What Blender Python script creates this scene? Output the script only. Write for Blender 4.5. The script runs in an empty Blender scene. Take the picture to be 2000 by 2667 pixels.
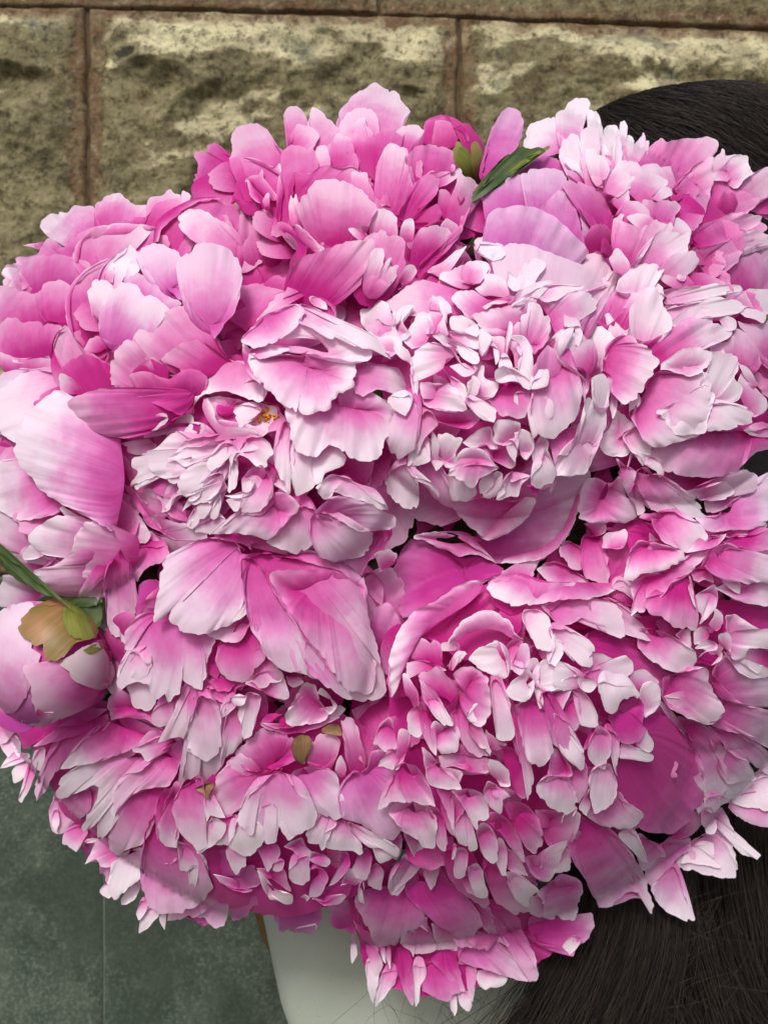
import bpy, math, random
import numpy as np
rng = np.random.default_rng(7)
random.seed(7)
sc = bpy.context.scene
COL = sc.collection

# ------------------------------------------------------------------ camera
S = 0.00022            # metres per reference pixel in the plane y = 0
D = 2600.0             # camera distance in the same unit
W, H_ = 2000.0, 2667.0
cam = bpy.data.cameras.new('camera')
camo = bpy.data.objects.new('camera', cam); COL.objects.link(camo)
camo.location = (0, -D*S, 0); camo.rotation_euler = (math.pi/2, 0, 0)
cam.sensor_fit = 'HORIZONTAL'; cam.sensor_width = 36
cam.lens = 36*D/W
cam.clip_start = 0.02; cam.clip_end = 400
sc.camera = camo
cam.dof.use_dof = True; cam.dof.focus_distance = (D-330)*S; cam.dof.aperture_fstop = 20
sc.render.resolution_x, sc.render.resolution_y = 767, 1024

# ------------------------------------------------------------------ light
world = bpy.data.worlds.new("World"); sc.world = world; world.use_nodes = True
nt = world.node_tree
sky = nt.nodes.new('ShaderNodeTexSky'); sky.sky_type = 'NISHITA'; sky.sun_disc = False
SUN_EL, SUN_AZ = math.radians(41), math.radians(196)
sky.sun_elevation = SUN_EL; sky.sun_rotation = SUN_AZ
sky.air_density = 0.8; sky.dust_density = 5.0; sky.ozone_density = 1.6
bg = nt.nodes['Background']; bg.inputs['Strength'].default_value = 0.09
nt.links.new(sky.outputs[0], bg.inputs['Color'])
sun = bpy.data.lights.new('sun', 'SUN'); sun.energy = 1.5; sun.angle = math.radians(14); sun.color = (1, .97, .94)
suno = bpy.data.objects.new('sun', sun); COL.objects.link(suno)
# direction towards the sun for Nishita: rotation measured from +Y towards +X
from mathutils import Vector
sd = Vector((math.sin(SUN_AZ)*math.cos(SUN_EL), math.cos(SUN_AZ)*math.cos(SUN_EL), math.sin(SUN_EL)))
suno.rotation_euler = sd.to_track_quat('Z', 'Y').to_euler()
sc.view_settings.view_transform = 'Standard'; sc.view_settings.look = 'None'
sc.view_settings.exposure = 0.45; sc.view_settings.gamma = 1
sc.cycles.max_bounces = 7; sc.cycles.diffuse_bounces = 5; sc.cycles.transmission_bounces = 4
sc.cycles.use_denoising = True

# ------------------------------------------------------------------ helpers
def P(x, y, d):
    """reference pixel (x, y) at depth d towards the camera -> world"""
    k = (D - d)/D
    return np.stack([(x-1000.0)*k*S, -d*S + 0*x, (1333.5-y)*k*S], -1)

def vnoise(x, y, seed=0, n=64):
    r = np.random.default_rng(seed).random((n, n))
    xi = np.floor(x).astype(int); yi = np.floor(y).astype(int)
    fx = x-xi; fy = y-yi
    fx = fx*fx*(3-2*fx); fy = fy*fy*(3-2*fy)
    a = r[yi % n, xi % n]; b = r[yi % n, (xi+1) % n]
    c = r[(yi+1) % n, xi % n]; e = r[(yi+1) % n, (xi+1) % n]
    return (a*(1-fx)+b*fx)*(1-fy)+(c*(1-fx)+e*fx)*fy*1.0 - .5

def fbm(x, y, seed=0, o=4, g=.5):
    s = 0; a = 1; f = 1
    for i in range(o):
        s = s + a*vnoise(x*f, y*f, seed+i*17); a *= g; f *= 2.03
    return s

def grid_mesh(name, pts, uv=None, closed=False):
    """pts (nu, nv, 3) -> mesh with UV"""
    nu, nv = pts.shape[:2]
    me = bpy.data.meshes.new(name)
    idx = np.arange(nu*nv).reshape(nu, nv)
    if closed:
        idx = np.concatenate([idx, idx[:, :1]], 1)
    q = np.stack([idx[:-1, :-1], idx[:-1, 1:], idx[1:, 1:], idx[1:, :-1]], -1).reshape(-1, 4)
    nf = len(q)
    me.vertices.add(nu*nv); me.vertices.foreach_set('co', pts.reshape(-1).astype(np.float32))
    me.loops.add(nf*4); me.loops.foreach_set('vertex_index', q.reshape(-1).astype(np.int32))
    me.polygons.add(nf); me.polygons.foreach_set('loop_start', np.arange(0, nf*4, 4, dtype=np.int32))
    try: me.polygons.foreach_set('loop_total', np.full(nf, 4, dtype=np.int32))
    except Exception: pass
    if uv is not None:
        l = me.uv_layers.new(name='UVMap')
        l.data.foreach_set('uv', uv.reshape(-1, 2)[q.reshape(-1)].reshape(-1).astype(np.float32))
    me.polygons.foreach_set('use_smooth', np.ones(nf, dtype=bool))
    me.update(calc_edges=True)
    return me

def link(name, me, mat, parent=None, kind=None):
    o = bpy.data.objects.new(name, me); COL.objects.link(o)
    if mat is not None and (not me.materials): me.materials.append(mat)
    if parent is not None: o.parent = parent
    if kind: o['kind'] = kind
    return o

def thing(name, label, cat, loc=(0, 0, 0), group=None):
    o = bpy.data.objects.new(name, None); COL.objects.link(o); o.empty_display_size = .01
    o['label'] = label; o['category'] = cat
    if group: o['group'] = group
    return o
def tag(o, label, cat, group=None):
    o['label'] = label; o['category'] = cat
    if group: o['group'] = group

# ------------------------------------------------------------------ materials
def new_mat(name):
    m = bpy.data.materials.new(name); m.use_nodes = True
    t = m.node_tree; t.nodes.clear()
    out = t.nodes.new('ShaderNodeOutputMaterial')
    return m, t, out
class NT:
    def __init__(s, t): s.t = t
    def n(s, ty, **kw):
        nd = s.t.nodes.new(ty)
        for k, v in kw.items(): setattr(nd, k, v)
        return nd
    def l(s, a, b): s.t.links.new(a, b)
    def m(s, op, a, b=None, c=None, clamp=False):
        nd = s.n('ShaderNodeMath', operation=op, use_clamp=clamp)
        for i, v in enumerate((a, b, c)):
            if v is None: continue
            if isinstance(v, (int, float)): nd.inputs[i].default_value = v
            else: s.l(v, nd.inputs[i])
        return nd.outputs[0]
    def mix(s, f, a, b, mode='MIX'):
        nd = s.n('ShaderNodeMix', data_type='RGBA', blend_type=mode)
        for sock, v in ((nd.inputs['Factor'], f), (nd.inputs[6], a), (nd.inputs[7], b)):
            if isinstance(v, (int, float)): sock.default_value = v
            elif isinstance(v, tuple): sock.default_value = (*v, 1)
            else: s.l(v, sock)
        return nd.outputs[2]
    def rng(s, v, a, b, c=0, e=1, smooth=True):
        nd = s.n('ShaderNodeMapRange', interpolation_type='SMOOTHSTEP' if smooth else 'LINEAR')
        s.l(v, nd.inputs[0]); nd.inputs[1].default_value = a; nd.inputs[2].default_value = b
        nd.inputs[3].default_value = c; nd.inputs[4].default_value = e
        return nd.outputs[0]
    def noise(s, vec, scale, detail=3, rough=.5, dist=0):
        nd = s.n('ShaderNodeTexNoise'); s.l(vec, nd.inputs['Vector'])
        nd.inputs['Scale'].default_value = scale; nd.inputs['Detail'].default_value = detail
        nd.inputs['Roughness'].default_value = rough; nd.inputs['Distortion'].default_value = dist
        return nd.outputs[0]

def petal_material():
    m, t, out = new_mat('petal'); N = NT(t)
    uv = N.n('ShaderNodeUVMap', uv_map='UVMap')
    oi = N.n('ShaderNodeObjectInfo')
    sep = N.n('ShaderNodeSeparateColor'); N.l(oi.outputs['Color'], sep.inputs[0])
    tone = N.m('MULTIPLY', N.m('SUBTRACT', sep.outputs[0], .5), 2)
    wht = sep.outputs[1]; hue = N.m('MULTIPLY', N.m('SUBTRACT', sep.outputs[2], .5), 2)
    green = N.m('SUBTRACT', 1, oi.outputs['Alpha'])
    sx = N.n('ShaderNodeSeparateXYZ'); N.l(uv.outputs[0], sx.inputs[0])
    U, V = sx.outputs[0], sx.outputs[1]       # U: base 0 -> rim 1, V: across, in 0.1 m
    off = N.m('MULTIPLY', oi.outputs['Random'], 40)
    cv = N.n('ShaderNodeCombineXYZ'); N.l(N.m('MULTIPLY', U, 1.3), cv.inputs[0]); N.l(N.m('MULTIPLY', V, 60), cv.inputs[1]); N.l(off, cv.inputs[2])
    streak = N.noise(cv.outputs[0], 1.0, 3, .6)
    cv2 = N.n('ShaderNodeCombineXYZ'); N.l(N.m('MULTIPLY', U, 2.6), cv2.inputs[0]); N.l(N.m('MULTIPLY', V, 220), cv2.inputs[1]); N.l(off, cv2.inputs[2])
    vein = N.noise(cv2.outputs[0], 1.0, 2, .5)
    tc = N.n('ShaderNodeTexCoord')
    blot = N.noise(tc.outputs['Object'], 55, 4, .6)
    u2 = N.m('ADD', U, N.m('ADD', N.m('MULTIPLY', N.m('SUBTRACT', streak, .5), .15), N.m('MULTIPLY', N.m('SUBTRACT', blot, .5), .75)))
    u2 = N.m('SUBTRACT', u2, N.m('MULTIPLY', tone, .75))
    u2 = N.m('ADD', u2, N.m('MULTIPLY', N.m('SUBTRACT', oi.outputs['Random'], .55), .34))
    deep, mid, pale, white = (.56,.014,.26), (.77,.195,.54), (.87,.55,.80), (.94,.90,.97)
    c = N.mix(N.rng(u2, -.18, .34), deep, mid)
    c = N.mix(N.rng(u2, .14, .74), c, pale)
    c = N.mix(N.m('MULTIPLY', N.rng(u2, .40, .92), wht, clamp=True), c, white)
    edge = N.m('MULTIPLY', N.rng(U, .9, 1.0), N.m('MULTIPLY', wht, .3))
    c = N.mix(edge, c, white)
    palef = N.m('MAXIMUM', N.m('MULTIPLY', tone, -.8), 0)
    c = N.mix(palef, c, (.91,.76,.88))
    deepf = N.m('MAXIMUM', N.m('MULTIPLY', tone, .55), 0)
    c = N.mix(deepf, c, (.58,.02,.28))
    c = N.mix(N.m('MULTIPLY', hue, .62, clamp=True), c, N.mix(N.rng(u2,.2,.9), (.50,.09,.48), (.74,.50,.80)))
    c = N.mix(N.rng(vein, .35, .7, .0, .06), c, (.70,.10,.45))
    gcol = N.mix(blot, (.20,.26,.03), (.42,.46,.10))
    c = N.mix(N.m('MULTIPLY', green, N.rng(N.m('ADD', blot, green), .5, 1.1), clamp=True), c, gcol)
    p = N.n('ShaderNodeBsdfPrincipled'); N.l(c, p.inputs['Base Color'])
    p.inputs['Roughness'].default_value = .55
    p.inputs['Specular IOR Level'].default_value = .28
    p.inputs['Sheen Weight'].default_value = .12; p.inputs['Sheen Roughness'].default_value = .5
    bump = N.n('ShaderNodeBump'); bump.inputs['Strength'].default_value = .35; bump.inputs['Distance'].default_value = .0006
    N.l(N.m('ADD', N.m('MULTIPLY', vein, .35), N.m('ADD', N.m('MULTIPLY', streak, .5), N.m('MULTIPLY', blot, 1.6))), bump.inputs['Height'])
    N.l(bump.outputs[0], p.inputs['Normal'])
    tr = N.n('ShaderNodeBsdfTranslucent'); N.l(N.mix(.45, c, (.85,.10,.50), 'MIX'), tr.inputs[0]); N.l(bump.outputs[0], tr.inputs['Normal'])
    mx = N.n('ShaderNodeMixShader'); mx.inputs[0].default_value = .3
    N.l(p.outputs[0], mx.inputs[1]); N.l(tr.outputs[0], mx.inputs[2]); N.l(mx.outputs[0], out.inputs[0])
    return m

def simple(name, c1, c2, scale=60, rough=.6, bump=.3, dist=.001, spec=.4, extra=None):
    m, t, out = new_mat(name); N = NT(t)
    tc = N.n('ShaderNodeTexCoord')
    n1 = N.noise(tc.outputs['Object'], scale, 5, .6)
    c = N.mix(N.rng(n1, .3, .7), c1, c2)
    if extra: c = extra(N, tc, c)
    p = N.n('ShaderNodeBsdfPrincipled'); N.l(c, p.inputs['Base Color']); p.inputs['Roughness'].default_value = rough
    p.inputs['Specular IOR Level'].default_value = spec
    b = N.n('ShaderNodeBump'); b.inputs['Strength'].default_value = bump; b.inputs['Distance'].default_value = dist
    N.l(n1, b.inputs['Height']); N.l(b.outputs[0], p.inputs['Normal']); N.l(p.outputs[0], out.inputs[0])
    return m
PETAL = petal_material()
def leaf_mat(name, a, b):
    m, t, out = new_mat(name); N = NT(t)
    uv = N.n('ShaderNodeUVMap', uv_map='UVMap'); sx = N.n('ShaderNodeSeparateXYZ'); N.l(uv.outputs[0], sx.inputs[0])
    tc = N.n('ShaderNodeTexCoord')
    cv = N.n('ShaderNodeCombineXYZ'); N.l(sx.outputs[0], cv.inputs[0]); N.l(N.m('MULTIPLY', sx.outputs[1], 70), cv.inputs[1])
    v = N.noise(cv.outputs[0], 1, 3, .6); bl = N.noise(tc.outputs['Object'], 70, 4, .6)
    c = N.mix(N.rng(N.m('ADD', N.m('MULTIPLY', v, .5), N.m('MULTIPLY', bl, .6)), .35, .75), a, b)
    p = N.n('ShaderNodeBsdfPrincipled'); N.l(c, p.inputs['Base Color']); p.inputs['Roughness'].default_value = .45
    bu = N.n('ShaderNodeBump'); bu.inputs['Strength'].default_value = .4; bu.inputs['Distance'].default_value = .0006
    N.l(v, bu.inputs['Height']); N.l(bu.outputs[0], p.inputs['Normal'])
    N.l(p.outputs[0], out.inputs[0]); return m
LEAF = leaf_mat('leaf_green', (.018,.042,.006), (.065,.105,.018))
SEPAL = leaf_mat('sepal_brown', (.15,.12,.02), (.34,.16,.07))
SEPALG = leaf_mat('sepal_green', (.11,.14,.015), (.24,.27,.05))
BROWN = leaf_mat('withered', (.14,.08,.035), (.30,.17,.09))
STEM = simple('stem_green', (.05,.10,.02), (.10,.17,.04), 90, .5)

DATA = """
@ 0 0 1659
C t.3 w.3 z-10 c8 : 1230,1230 : 1010,1300 1040,1180 1100,1140 1180,1240 1220,1330 1150,1370 1070,1350
O t.3 w.4 z-12 : 930,1260 : 1040,1260 1080,1330 1060,1400 1000,1440 930,1450 900,1380
D t.3 w.3 z-14 c8 : 960,1650 : 960,1490 1010,1475 1050,1520 1060,1620 1040,1720 980,1760
B t.35 w.2 z-24 : 1480,1560 : 1400,1500 1440,1430 1540,1430 1640,1500 1620,1600 1500,1640 1400,1600
N t.3 w.3 z-18 : 1620,1520 : 1560,1400 1660,1380 1760,1440 1740,1540 1640,1580 1560,1520
C t.2 w.5 z-8 : 1000,1150 : 930,1200 960,1120 1020,1080 1080,1160 1060,1250 980,1270
O t.25 w.4 z-14 c8 : 700,850 : 560,800 620,700 740,680 860,740 900,820 820,900 700,900
@ 480 200 560
# T = top centre peony
T w.9 z-26 : 1400,560 : 1170,345 1195,290 1220,240 1280,150 1400,80 1470,40 1540,80 1640,120 1690,210 1750,240 1700,330 1660,430
T t.2 z-24 : 850,600 : 800,480 790,370 768,300 790,235 850,210 900,240 950,310 960,370
T w.8 z-22 : 1080,620 : 940,380 965,310 980,225 1040,240 1100,290 1180,360 1240,470
T t.1 z-24 : 720,700 : 350,640 365,440 395,395 460,362 560,362 630,400 680,470 700,530 770,560 780,640
T t.3 w.2 c6 z-20 : 420,930 380,640 : 100,930 70,880 85,830 60,785 75,752 100,745 95,660 78,610 130,568 180,585 180,530 225,500 270,525 320,590
T t-.1 z-18 : 1420,520 : 1180,400 1230,300 1330,240 1420,228 1470,260 1495,330 1495,420
T t-.1 w.7 z-14 : 1400,560 : 1290,500 1310,420 1330,330 1400,310 1390,350 1460,430 1440,460
T t.1 z-14 : 840,640 820,520 : 830,500 850,400 870,368 950,365 1010,400 1035,430 1040,470 1000,540
T w1 z-12 : 1220,700 : 1100,540 1150,460 1190,432 1280,460 1300,520 1340,620 1350,700
T t0 z-11 : 1100,740 : 1000,620 1020,540 1080,520 1110,560 1125,620 1130,700
T t.3 z-14 : 1580,900 1420,760 : 1300,560 1420,470 1560,395 1640,400 1700,440 1660,480 1600,520 1560,560 1500,640 1480,750
T w.8 z-10 : 1700,1010 : 1450,1000 1500,800 1480,700 1520,620 1570,560 1590,500 1640,530 1710,545 1720,600 1730,740 1750,820
T t.1 z-16 : 650,1000 : 345,620 450,615 560,640 690,720 740,760 730,900
T w1 t-.2 z-8 : 740,760 600,680 460,625 : 450,615 540,625 620,660 690,690 735,660 755,690 740,740
T t.2 z-10 : 880,960 790,1100 : 720,1100 720,900 730,760 745,600 800,530 900,520 1000,560 1050,680
T t.3 z-12 : 520,1000 : 370,940 400,820 350,640 420,620 450,720 500,780 520,900 590,960
T w.8 z-8 : 640,940 560,860 500,800 : 470,830 500,770 575,740 600,700 625,790 690,880 730,940
T w.9 z-4 : 500,800 540,860 590,960 : 470,810 480,780 500,900 540,950 570,970 585,975
T w.7 z-4 : 640,1010 : 600,960 630,900 655,890 655,940 630,1010
T w.8 z-4 : 740,1110 760,900 : 715,1120 705,1060 715,900 720,780 735,740 745,800
T t.2 z-9 : 940,920 : 840,900 850,740 860,720 900,750 980,740 1050,695 1120,685 1210,705 1290,685 1360,720 1400,800 1400,880
T w1 t-.2 z-5 : 870,750 900,770 980,760 1060,710 1120,695 1210,720 1290,700 1350,730 : 855,720 900,745 980,735 1050,690 1120,680 1210,700 1290,682 1360,722
T w.7 z-5 : 1400,960 : 1290,840 1288,735 1350,725 1410,740 1420,790 1460,890
T w.8 z-3 : 880,1140 : 820,1140 805,1000 820,900 840,930 860,895 880,950 860,1010 900,1100
# deep bowl petal
T t.0 w.5 z4 d-60 : 1230,1320 1130,1330 : 1080,1330 960,1230 900,1140 850,1030 870,960 940,880 1010,800 1090,785 1200,790 1330,850 1430,930 1500,1010 1450,1080 1430,1160 1340,1130 1400,1240 1330,1270
T w1 z8 : 1400,1240 : 1290,1210 1260,1170 1330,1165 1390,1190 1400,1240 1350,1265
T w.8 z2 : 1520,1240 : 1430,1200 1440,1100 1500,1010 1580,1030 1640,1080 1645,1220
T t.3 w.6 z0 : 880,1200 860,1400 : 700,1140 740,1115 820,1150 900,1200 940,1290 940,1370 910,1400
T w.9 z6 : 840,1160 900,1260 1000,1350 : 820,1155 870,1140 920,1170 980,1230 1040,1290 1090,1330 1040,1345
T t.1 w.6 z10 c10 : 1100,1680 900,1660 : 820,1450 900,1400 1000,1350 1120,1320 1200,1295 1290,1265 1380,1265 1450,1240 1480,1330 1420,1420 1370,1600
T t0 w.6 z12 : 1560,1680 1400,1640 : 1380,1260 1480,1190 1530,1180 1600,1210 1690,1250 1700,1340 1700,1450 1650,1600
T t-.1 w.7 z16 : 1450,1640 : 1400,1500 1430,1380 1470,1320 1530,1325 1540,1440 1590,1380 1610,1380 1600,1440 1650,1460 1650,1530 1590,1600
L t.25 w.3 z4 c12 : 560,1700 : 410,1190 440,1050 520,1030 600,1110 700,1200 760,1250 800,1330 825,1380 800,1470 700,1560 600,1650
L t-.1 h.3 w.6 z9 : 600,1130 : 430,1040 480,965 560,970 620,1010 680,1100 700,1150 640,1150 520,1130
L t.2 w.4 z2 : 640,1720 : 600,1660 700,1560 800,1480 830,1380 850,1560 800,1690
L t.3 w.3 z-2 : 400,1500 : 160,1290 300,1250 420,1240 500,1360 560,1500 600,1620 540,1600
@ 960 200 560
T w.7 z-12 : 300,560 : 215,415 280,370 370,365 430,410 400,460 340,530 320,590
T t.1 w.5 z-6 : 420,860 : 300,860 290,620 350,550 420,515 500,520 590,515 640,560 670,620 670,690 640,760
T w.8 z-4 : 230,960 100,940 : 60,700 100,600 150,520 230,530 290,570 300,680 340,850
T t.5 w.2 z-8 : 600,920 : 560,850 620,800 690,780 700,900 690,960
T t.2 w.6 z0 : 330,1200 230,1100 : 220,1080 270,980 360,820 440,750 500,730 540,790 530,860 490,930 400,1000 460,1010 530,975 570,1100 500,1130
T w.9 z4 : 560,830 540,800 500,760 : 480,735 560,725 640,730 700,700 720,740 680,780 600,830
T w1 z8 : 640,740 : 630,720 635,680 650,668 670,690 660,730
T t.3 w.6 z-2 : 620,1100 : 540,860 600,870 660,940 700,1000 700,1100 690,1160
T w.8 z7 : 760,1000 740,860 : 700,980 675,880 680,780 700,730 740,770 780,800 760,900
T t.1 w.7 z8 c8 : 560,1400 700,1100 : 790,1300 700,1260 750,1100 800,980 870,940 870,860 820,790 760,765 710,740
T w.7 z10 : 600,1240 : 560,1140 600,1090 640,1110 690,1150 660,1210
T w.9 t-.1 z8 : 300,1240 : 235,1220 260,1130 300,1090 340,1095 355,1150 350,1220
T t0 w.9 z11 : 500,1340 380,1400 : 355,1220 400,1170 500,1145 560,1150 610,1160 650,1220 600,1260
T t.1 w.6 z14 : 400,1480 350,1500 : 350,1500 480,1380 600,1270 690,1170 720,1130 725,1200 640,1310 500,1450 400,1550 360,1560
T t0 w.8 z14 : 260,1560 : 180,1560 200,1450 260,1470 280,1530
T t.1 w.8 z16 : 300,1600 220,1640 : 230,1540 290,1460 340,1450 370,1490 340,1560 260,1620
# bud stem sepals + loose mauve petal (V)
V t.1 h.5 w.1 z-22 : 890,830 870,820 : 880,740 930,480 990,320 1030,250 1080,225 1150,250 1195,320 1190,420 1150,540 1000,680 920,780
V t0 h.4 z-18 : 1420,760 1200,800 : 1100,740 1200,670 1340,610 1440,620 1540,680 1590,720
V t-.1 h.8 w.4 z-6 c14 : 1000,1250 1250,1050 : 870,870 940,800 1060,770 1160,750 1240,800 1330,960 1320,1060
V t-.2 h.8 w.6 z-2 c10 : 1350,1100 : 1170,800 1165,760 1230,710 1350,700 1450,710 1540,760 1520,880 1460,960 1340,1010 1280,960 1260,900 1210,880
V t-.1 h.6 w.5 z0 c14 : 1560,1400 1400,1250 : 1330,1000 1420,920 1470,870 1530,870 1590,960 1620,1080 1660,1260 1680,1400
V t-.1 h.9 w.4 z4 c22 : 1300,1500 1000,1450 : 900,1300 890,1180 910,1070 1000,1010 1150,990 1300,1010 1400,1060 1500,1130 1600,1230 1700,1350 1600,1440
@ 1440 200 560
# R = upper right peony
R w1 h.2 z-22 : 130,560 -60,620 : -230,540 -220,470 -180,370 -100,330 0,305 60,400 60,560
R w.8 z-18 : 170,640 60,560 : 30,420 20,310 60,240 140,170 200,148 250,150 280,190 275,250 240,330 220,440 200,560
R w.9 z-16 : 330,640 : 280,440 290,380 260,290 265,240 300,235 350,290 385,380 400,520
R w1 t-.2 z-15 : 460,640 : 400,520 390,400 430,370 490,375 520,440 540,560
R w.9 z-12 : 530,660 : 520,560 525,430 512,360 545,320 570,380 575,480 570,600
R w1 z-14 : 560,660 : 540,600 570,450 610,460 628,500 610,560 570,640
R t.1 z-13 : 640,760 : 570,640 620,520 665,480 690,420 705,430 715,500 740,490 735,550 720,640
R t.2 w.8 z-12 c14 : 900,900 780,800 : 640,680 740,540 780,500 830,465 880,485 1000,475 1070,458 1180,462 1250,480 1275,510 1265,570 1200,640 1000,790
R t.1 w.5 z-9 : 900,860 : 660,690 720,672 800,668 830,690 910,680 905,720 880,800 850,860
R t0 w.9 z-14 : 1340,860 : 1230,760 1200,650 1290,590 1300,548 1330,555 1335,600 1420,600 1400,700
R t-.1 w1 z-8 c8 : 1400,760 1290,780 : 1230,800 1230,740 1300,690 1380,605 1440,595 1510,600 1520,650 1545,740 1500,790 1440,850 1390,865 1360,810
R t.2 w.6 z-14 c8 : 1400,1000 1300,1000 : 1400,870 1480,800 1560,730 1640,700 1700,700 1740,800 1700,900 1600,960
R t.3 w.5 z-10 c8 : 1150,1200 1170,1000 : 1200,820 1300,760 1380,860 1500,880 1600,940 1560,1000 1480,1060 1300,1080
R t.2 w.5 z-6 c10 : 930,1030 900,930 : 910,870 1000,780 1100,680 1180,640 1240,620 1230,720 1240,800 1200,960 1160,1080 1110,1170 1000,1190
R t.2 w.8 z-4 : 1000,940 900,960 : 930,870 1050,760 1150,690 1235,672 1235,700 1150,780 1050,900
R t-.1 w.8 z-10 : 230,800 : 50,620 60,520 110,450 190,430 220,560 240,700
R t0 w.8 z-8 : 300,800 : 210,640 215,430 270,390 350,400 360,520 350,660
R t-.1 w.9 z-6 : 460,760 : 390,640 380,560 370,520 400,520 430,560 480,480 510,400 540,600 530,660
R t-.2 w1 z-3 : 390,860 330,820 : 280,760 250,620 265,560 320,555 360,590 410,630 440,700 420,780
R t-.2 w1 z-2 : 240,800 180,720 : 80,640 100,615 180,650 205,680 200,720
R t0 w.7 z0 : 450,940 380,860 : 385,890 430,740 500,650 570,640 620,680 640,760 600,860 500,930
R t.1 w.8 z5 c8 : 700,940 640,860 : 600,780 610,680 580,650 640,650 700,700 800,750 880,800 860,860 780,920
R t0 w.7 z8 : 800,930 : 780,900 850,840 910,860 920,910 860,925
R t.2 w.5 z0 : 560,1080 440,960 : 430,970 500,900 580,870 590,960 560,1020
R t.2 w.5 z6 : 560,1180 460,1060 : 455,1080 510,1060 560,960 640,955 720,1000 770,1100 700,1120
R t.1 w.8 z9 : 720,1150 : 620,1140 565,1080 620,1055 700,1050 760,1090 790,1110
R t.3 w.9 z4 c6 : 800,1130 : 760,1060 730,990 680,970 700,945 760,950 850,955 930,950 990,1000 950,1060 930,1140
R t.2 w.7 z3 : 960,1260 : 920,1160 960,1080 1060,1160 1070,1200 1050,1260
R t.1 w.8 z10 c10 : 640,1420 560,1300 : 480,1200 465,1120 520,1055 545,1070 520,1100 600,1140 680,1160 780,1110 820,1100 880,1140 910,1120 930,1190 850,1280
R t0 w.8 z12 c6 : 780,1400 700,1380 : 720,1340 790,1210 880,1190 990,1200 1060,1195 1070,1230 1040,1300 1050,1340 960,1400
R t.3 w.3 z6 : 600,1460 500,1400 : 490,1300 560,1340 700,1260 800,1200 760,1280 660,1400
R t0 w.7 z14 : 640,1440 : 600,1450 680,1340 790,1220 760,1280 700,1380
R t.1 w.7 z8 : 560,1520 : 430,1400 490,1320 540,1360 600,1450 600,1540
R t0 w.6 z14 c6 : 900,1560 850,1480 : 850,1420 920,1360 1000,1330 1080,1340 1120,1380 1130,1420 1090,1490
R t.2 w.5 z2 c8 : 1060,1330 1060,1250 : 1060,1220 1150,1140 1290,1090 1380,1045 1490,1042 1540,1070 1620,1070 1600,1120 1500,1180 1300,1280 1150,1330
R t-.1 w1 z6 c10 : 1200,1480 1100,1400 : 1060,1340 1200,1310 1300,1280 1440,1195 1560,1190 1700,1230 1780,1260 1700,1290 1500,1320 1400,1440 1280,1540 1180,1560
R t.1 w.5 z0 : 1500,1640 1350,1600 : 1280,1540 1380,1420 1480,1330 1580,1320 1700,1320 1740,1450 1700,1600
# V petal with pale folded rim
V t0 h.3 w1 z6 c8 : 450,1400 480,1240 : 380,1360 370,1240 380,1180 310,1080 240,1030 180,980 160,900 60,840 60,800 130,790 260,820 360,880 420,960 460,1060
V t.1 h.3 w.8 z2 : 330,860 : 90,730 120,715 200,730 300,790 360,860
V t.1 h.6 w.5 z2 : 430,1390 : 230,1200 210,1060 260,1040 330,1100 380,1190 370,1350
# big pale upright petal behind centre peony
C t-.3 h.1 w.4 z4 c16 d-30 : 200,1700 -200,1640 : -480,1370 -360,1290 -200,1210 -80,1200 40,1215 140,1230 200,1250 270,1320 340,1360 410,1380 440,1440 470,1540 500,1620
C w1 t-.3 z10 : 400,1600 200,1660 : 430,1560 470,1500 540,1450 575,1480 560,1520 500,1590 400,1610 260,1650
# X = right pale peony
X t-.1 w.9 z10 c12 : 700,1760 500,1800 : 480,1640 500,1570 600,1480 700,1430 800,1370 900,1300 920,1320 900,1400 860,1490 790,1600 750,1680
@ 0 480 560
# L = upper-left flower (behind the goblet one)
L t.1 w.6 z-18 : 700,400 : 500,240 520,190 570,148 620,160 700,160 740,200 760,280
L t0 h.2 w.9 z-14 c8 : 760,380 600,480 : 480,460 350,380 310,320 340,260 420,215 520,210 640,215 720,250 780,320
L t0 w.9 z-12 c10 : 960,340 800,360 : 770,320 745,220 735,155 780,110 860,70 930,68 1000,100 1060,150 1170,160 1180,230 1130,240
L t.1 w.6 z-10 : 1250,330 : 1130,150 1160,100 1260,80 1300,30 1350,70 1400,80 1410,45 1470,70 1470,120 1460,180
L t.1 w.6 z-8 c8 : 1250,380 1100,300 : 960,280 1040,245 1130,240 1200,150 1300,110 1450,110 1480,140 1300,260
L t.1 w.3 z-20 : 360,480 : 330,480 300,500 230,480 170,470 270,455 330,440
L t.2 w.8 z-16 : 450,560 : 300,540 330,440 370,410 420,430 480,480 520,530
L t.1 h.2 w.5 z-14 c10 : 560,640 420,760 : 30,780 20,740 40,720 12,680 40,640 50,620 130,605 130,570 200,550 280,535 340,470 420,500 560,480 620,560
L w.9 z-10 : 170,740 : 30,790 20,740 40,720 15,680 40,640 130,650 160,740 170,810
L t.1 h.1 w.3 z-12 c12 : 560,760 300,820 : 140,650 160,590 250,560 400,530 560,560 700,620 620,760
L t0 w.8 z-8 : 620,560 700,640 : 500,480 560,400 700,330 850,305 1000,300 1150,320 1200,330
L t.3 w.2 z-6 c-14 : 1000,560 900,700 : 570,620 560,520 620,450 700,410 850,390 1000,370 1200,350 1300,400 1300,520
L w1 t-.2 z-2 : 600,600 640,440 750,400 900,380 1050,370 1200,350 : 560,560 600,450 700,370 850,310 1000,300 1110,305 1200,330
L t0 w.9 z0 : 1180,460 1200,300 1300,200 1500,105 1660,95 : 1220,440 1250,350 1330,270 1430,190 1560,120 1700,110
L t.4 w.2 z-5 c-10 : 1500,700 1350,600 : 1200,440 1240,300 1340,220 1460,150 1600,110 1750,110 1850,160 1860,260 1800,420
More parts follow.
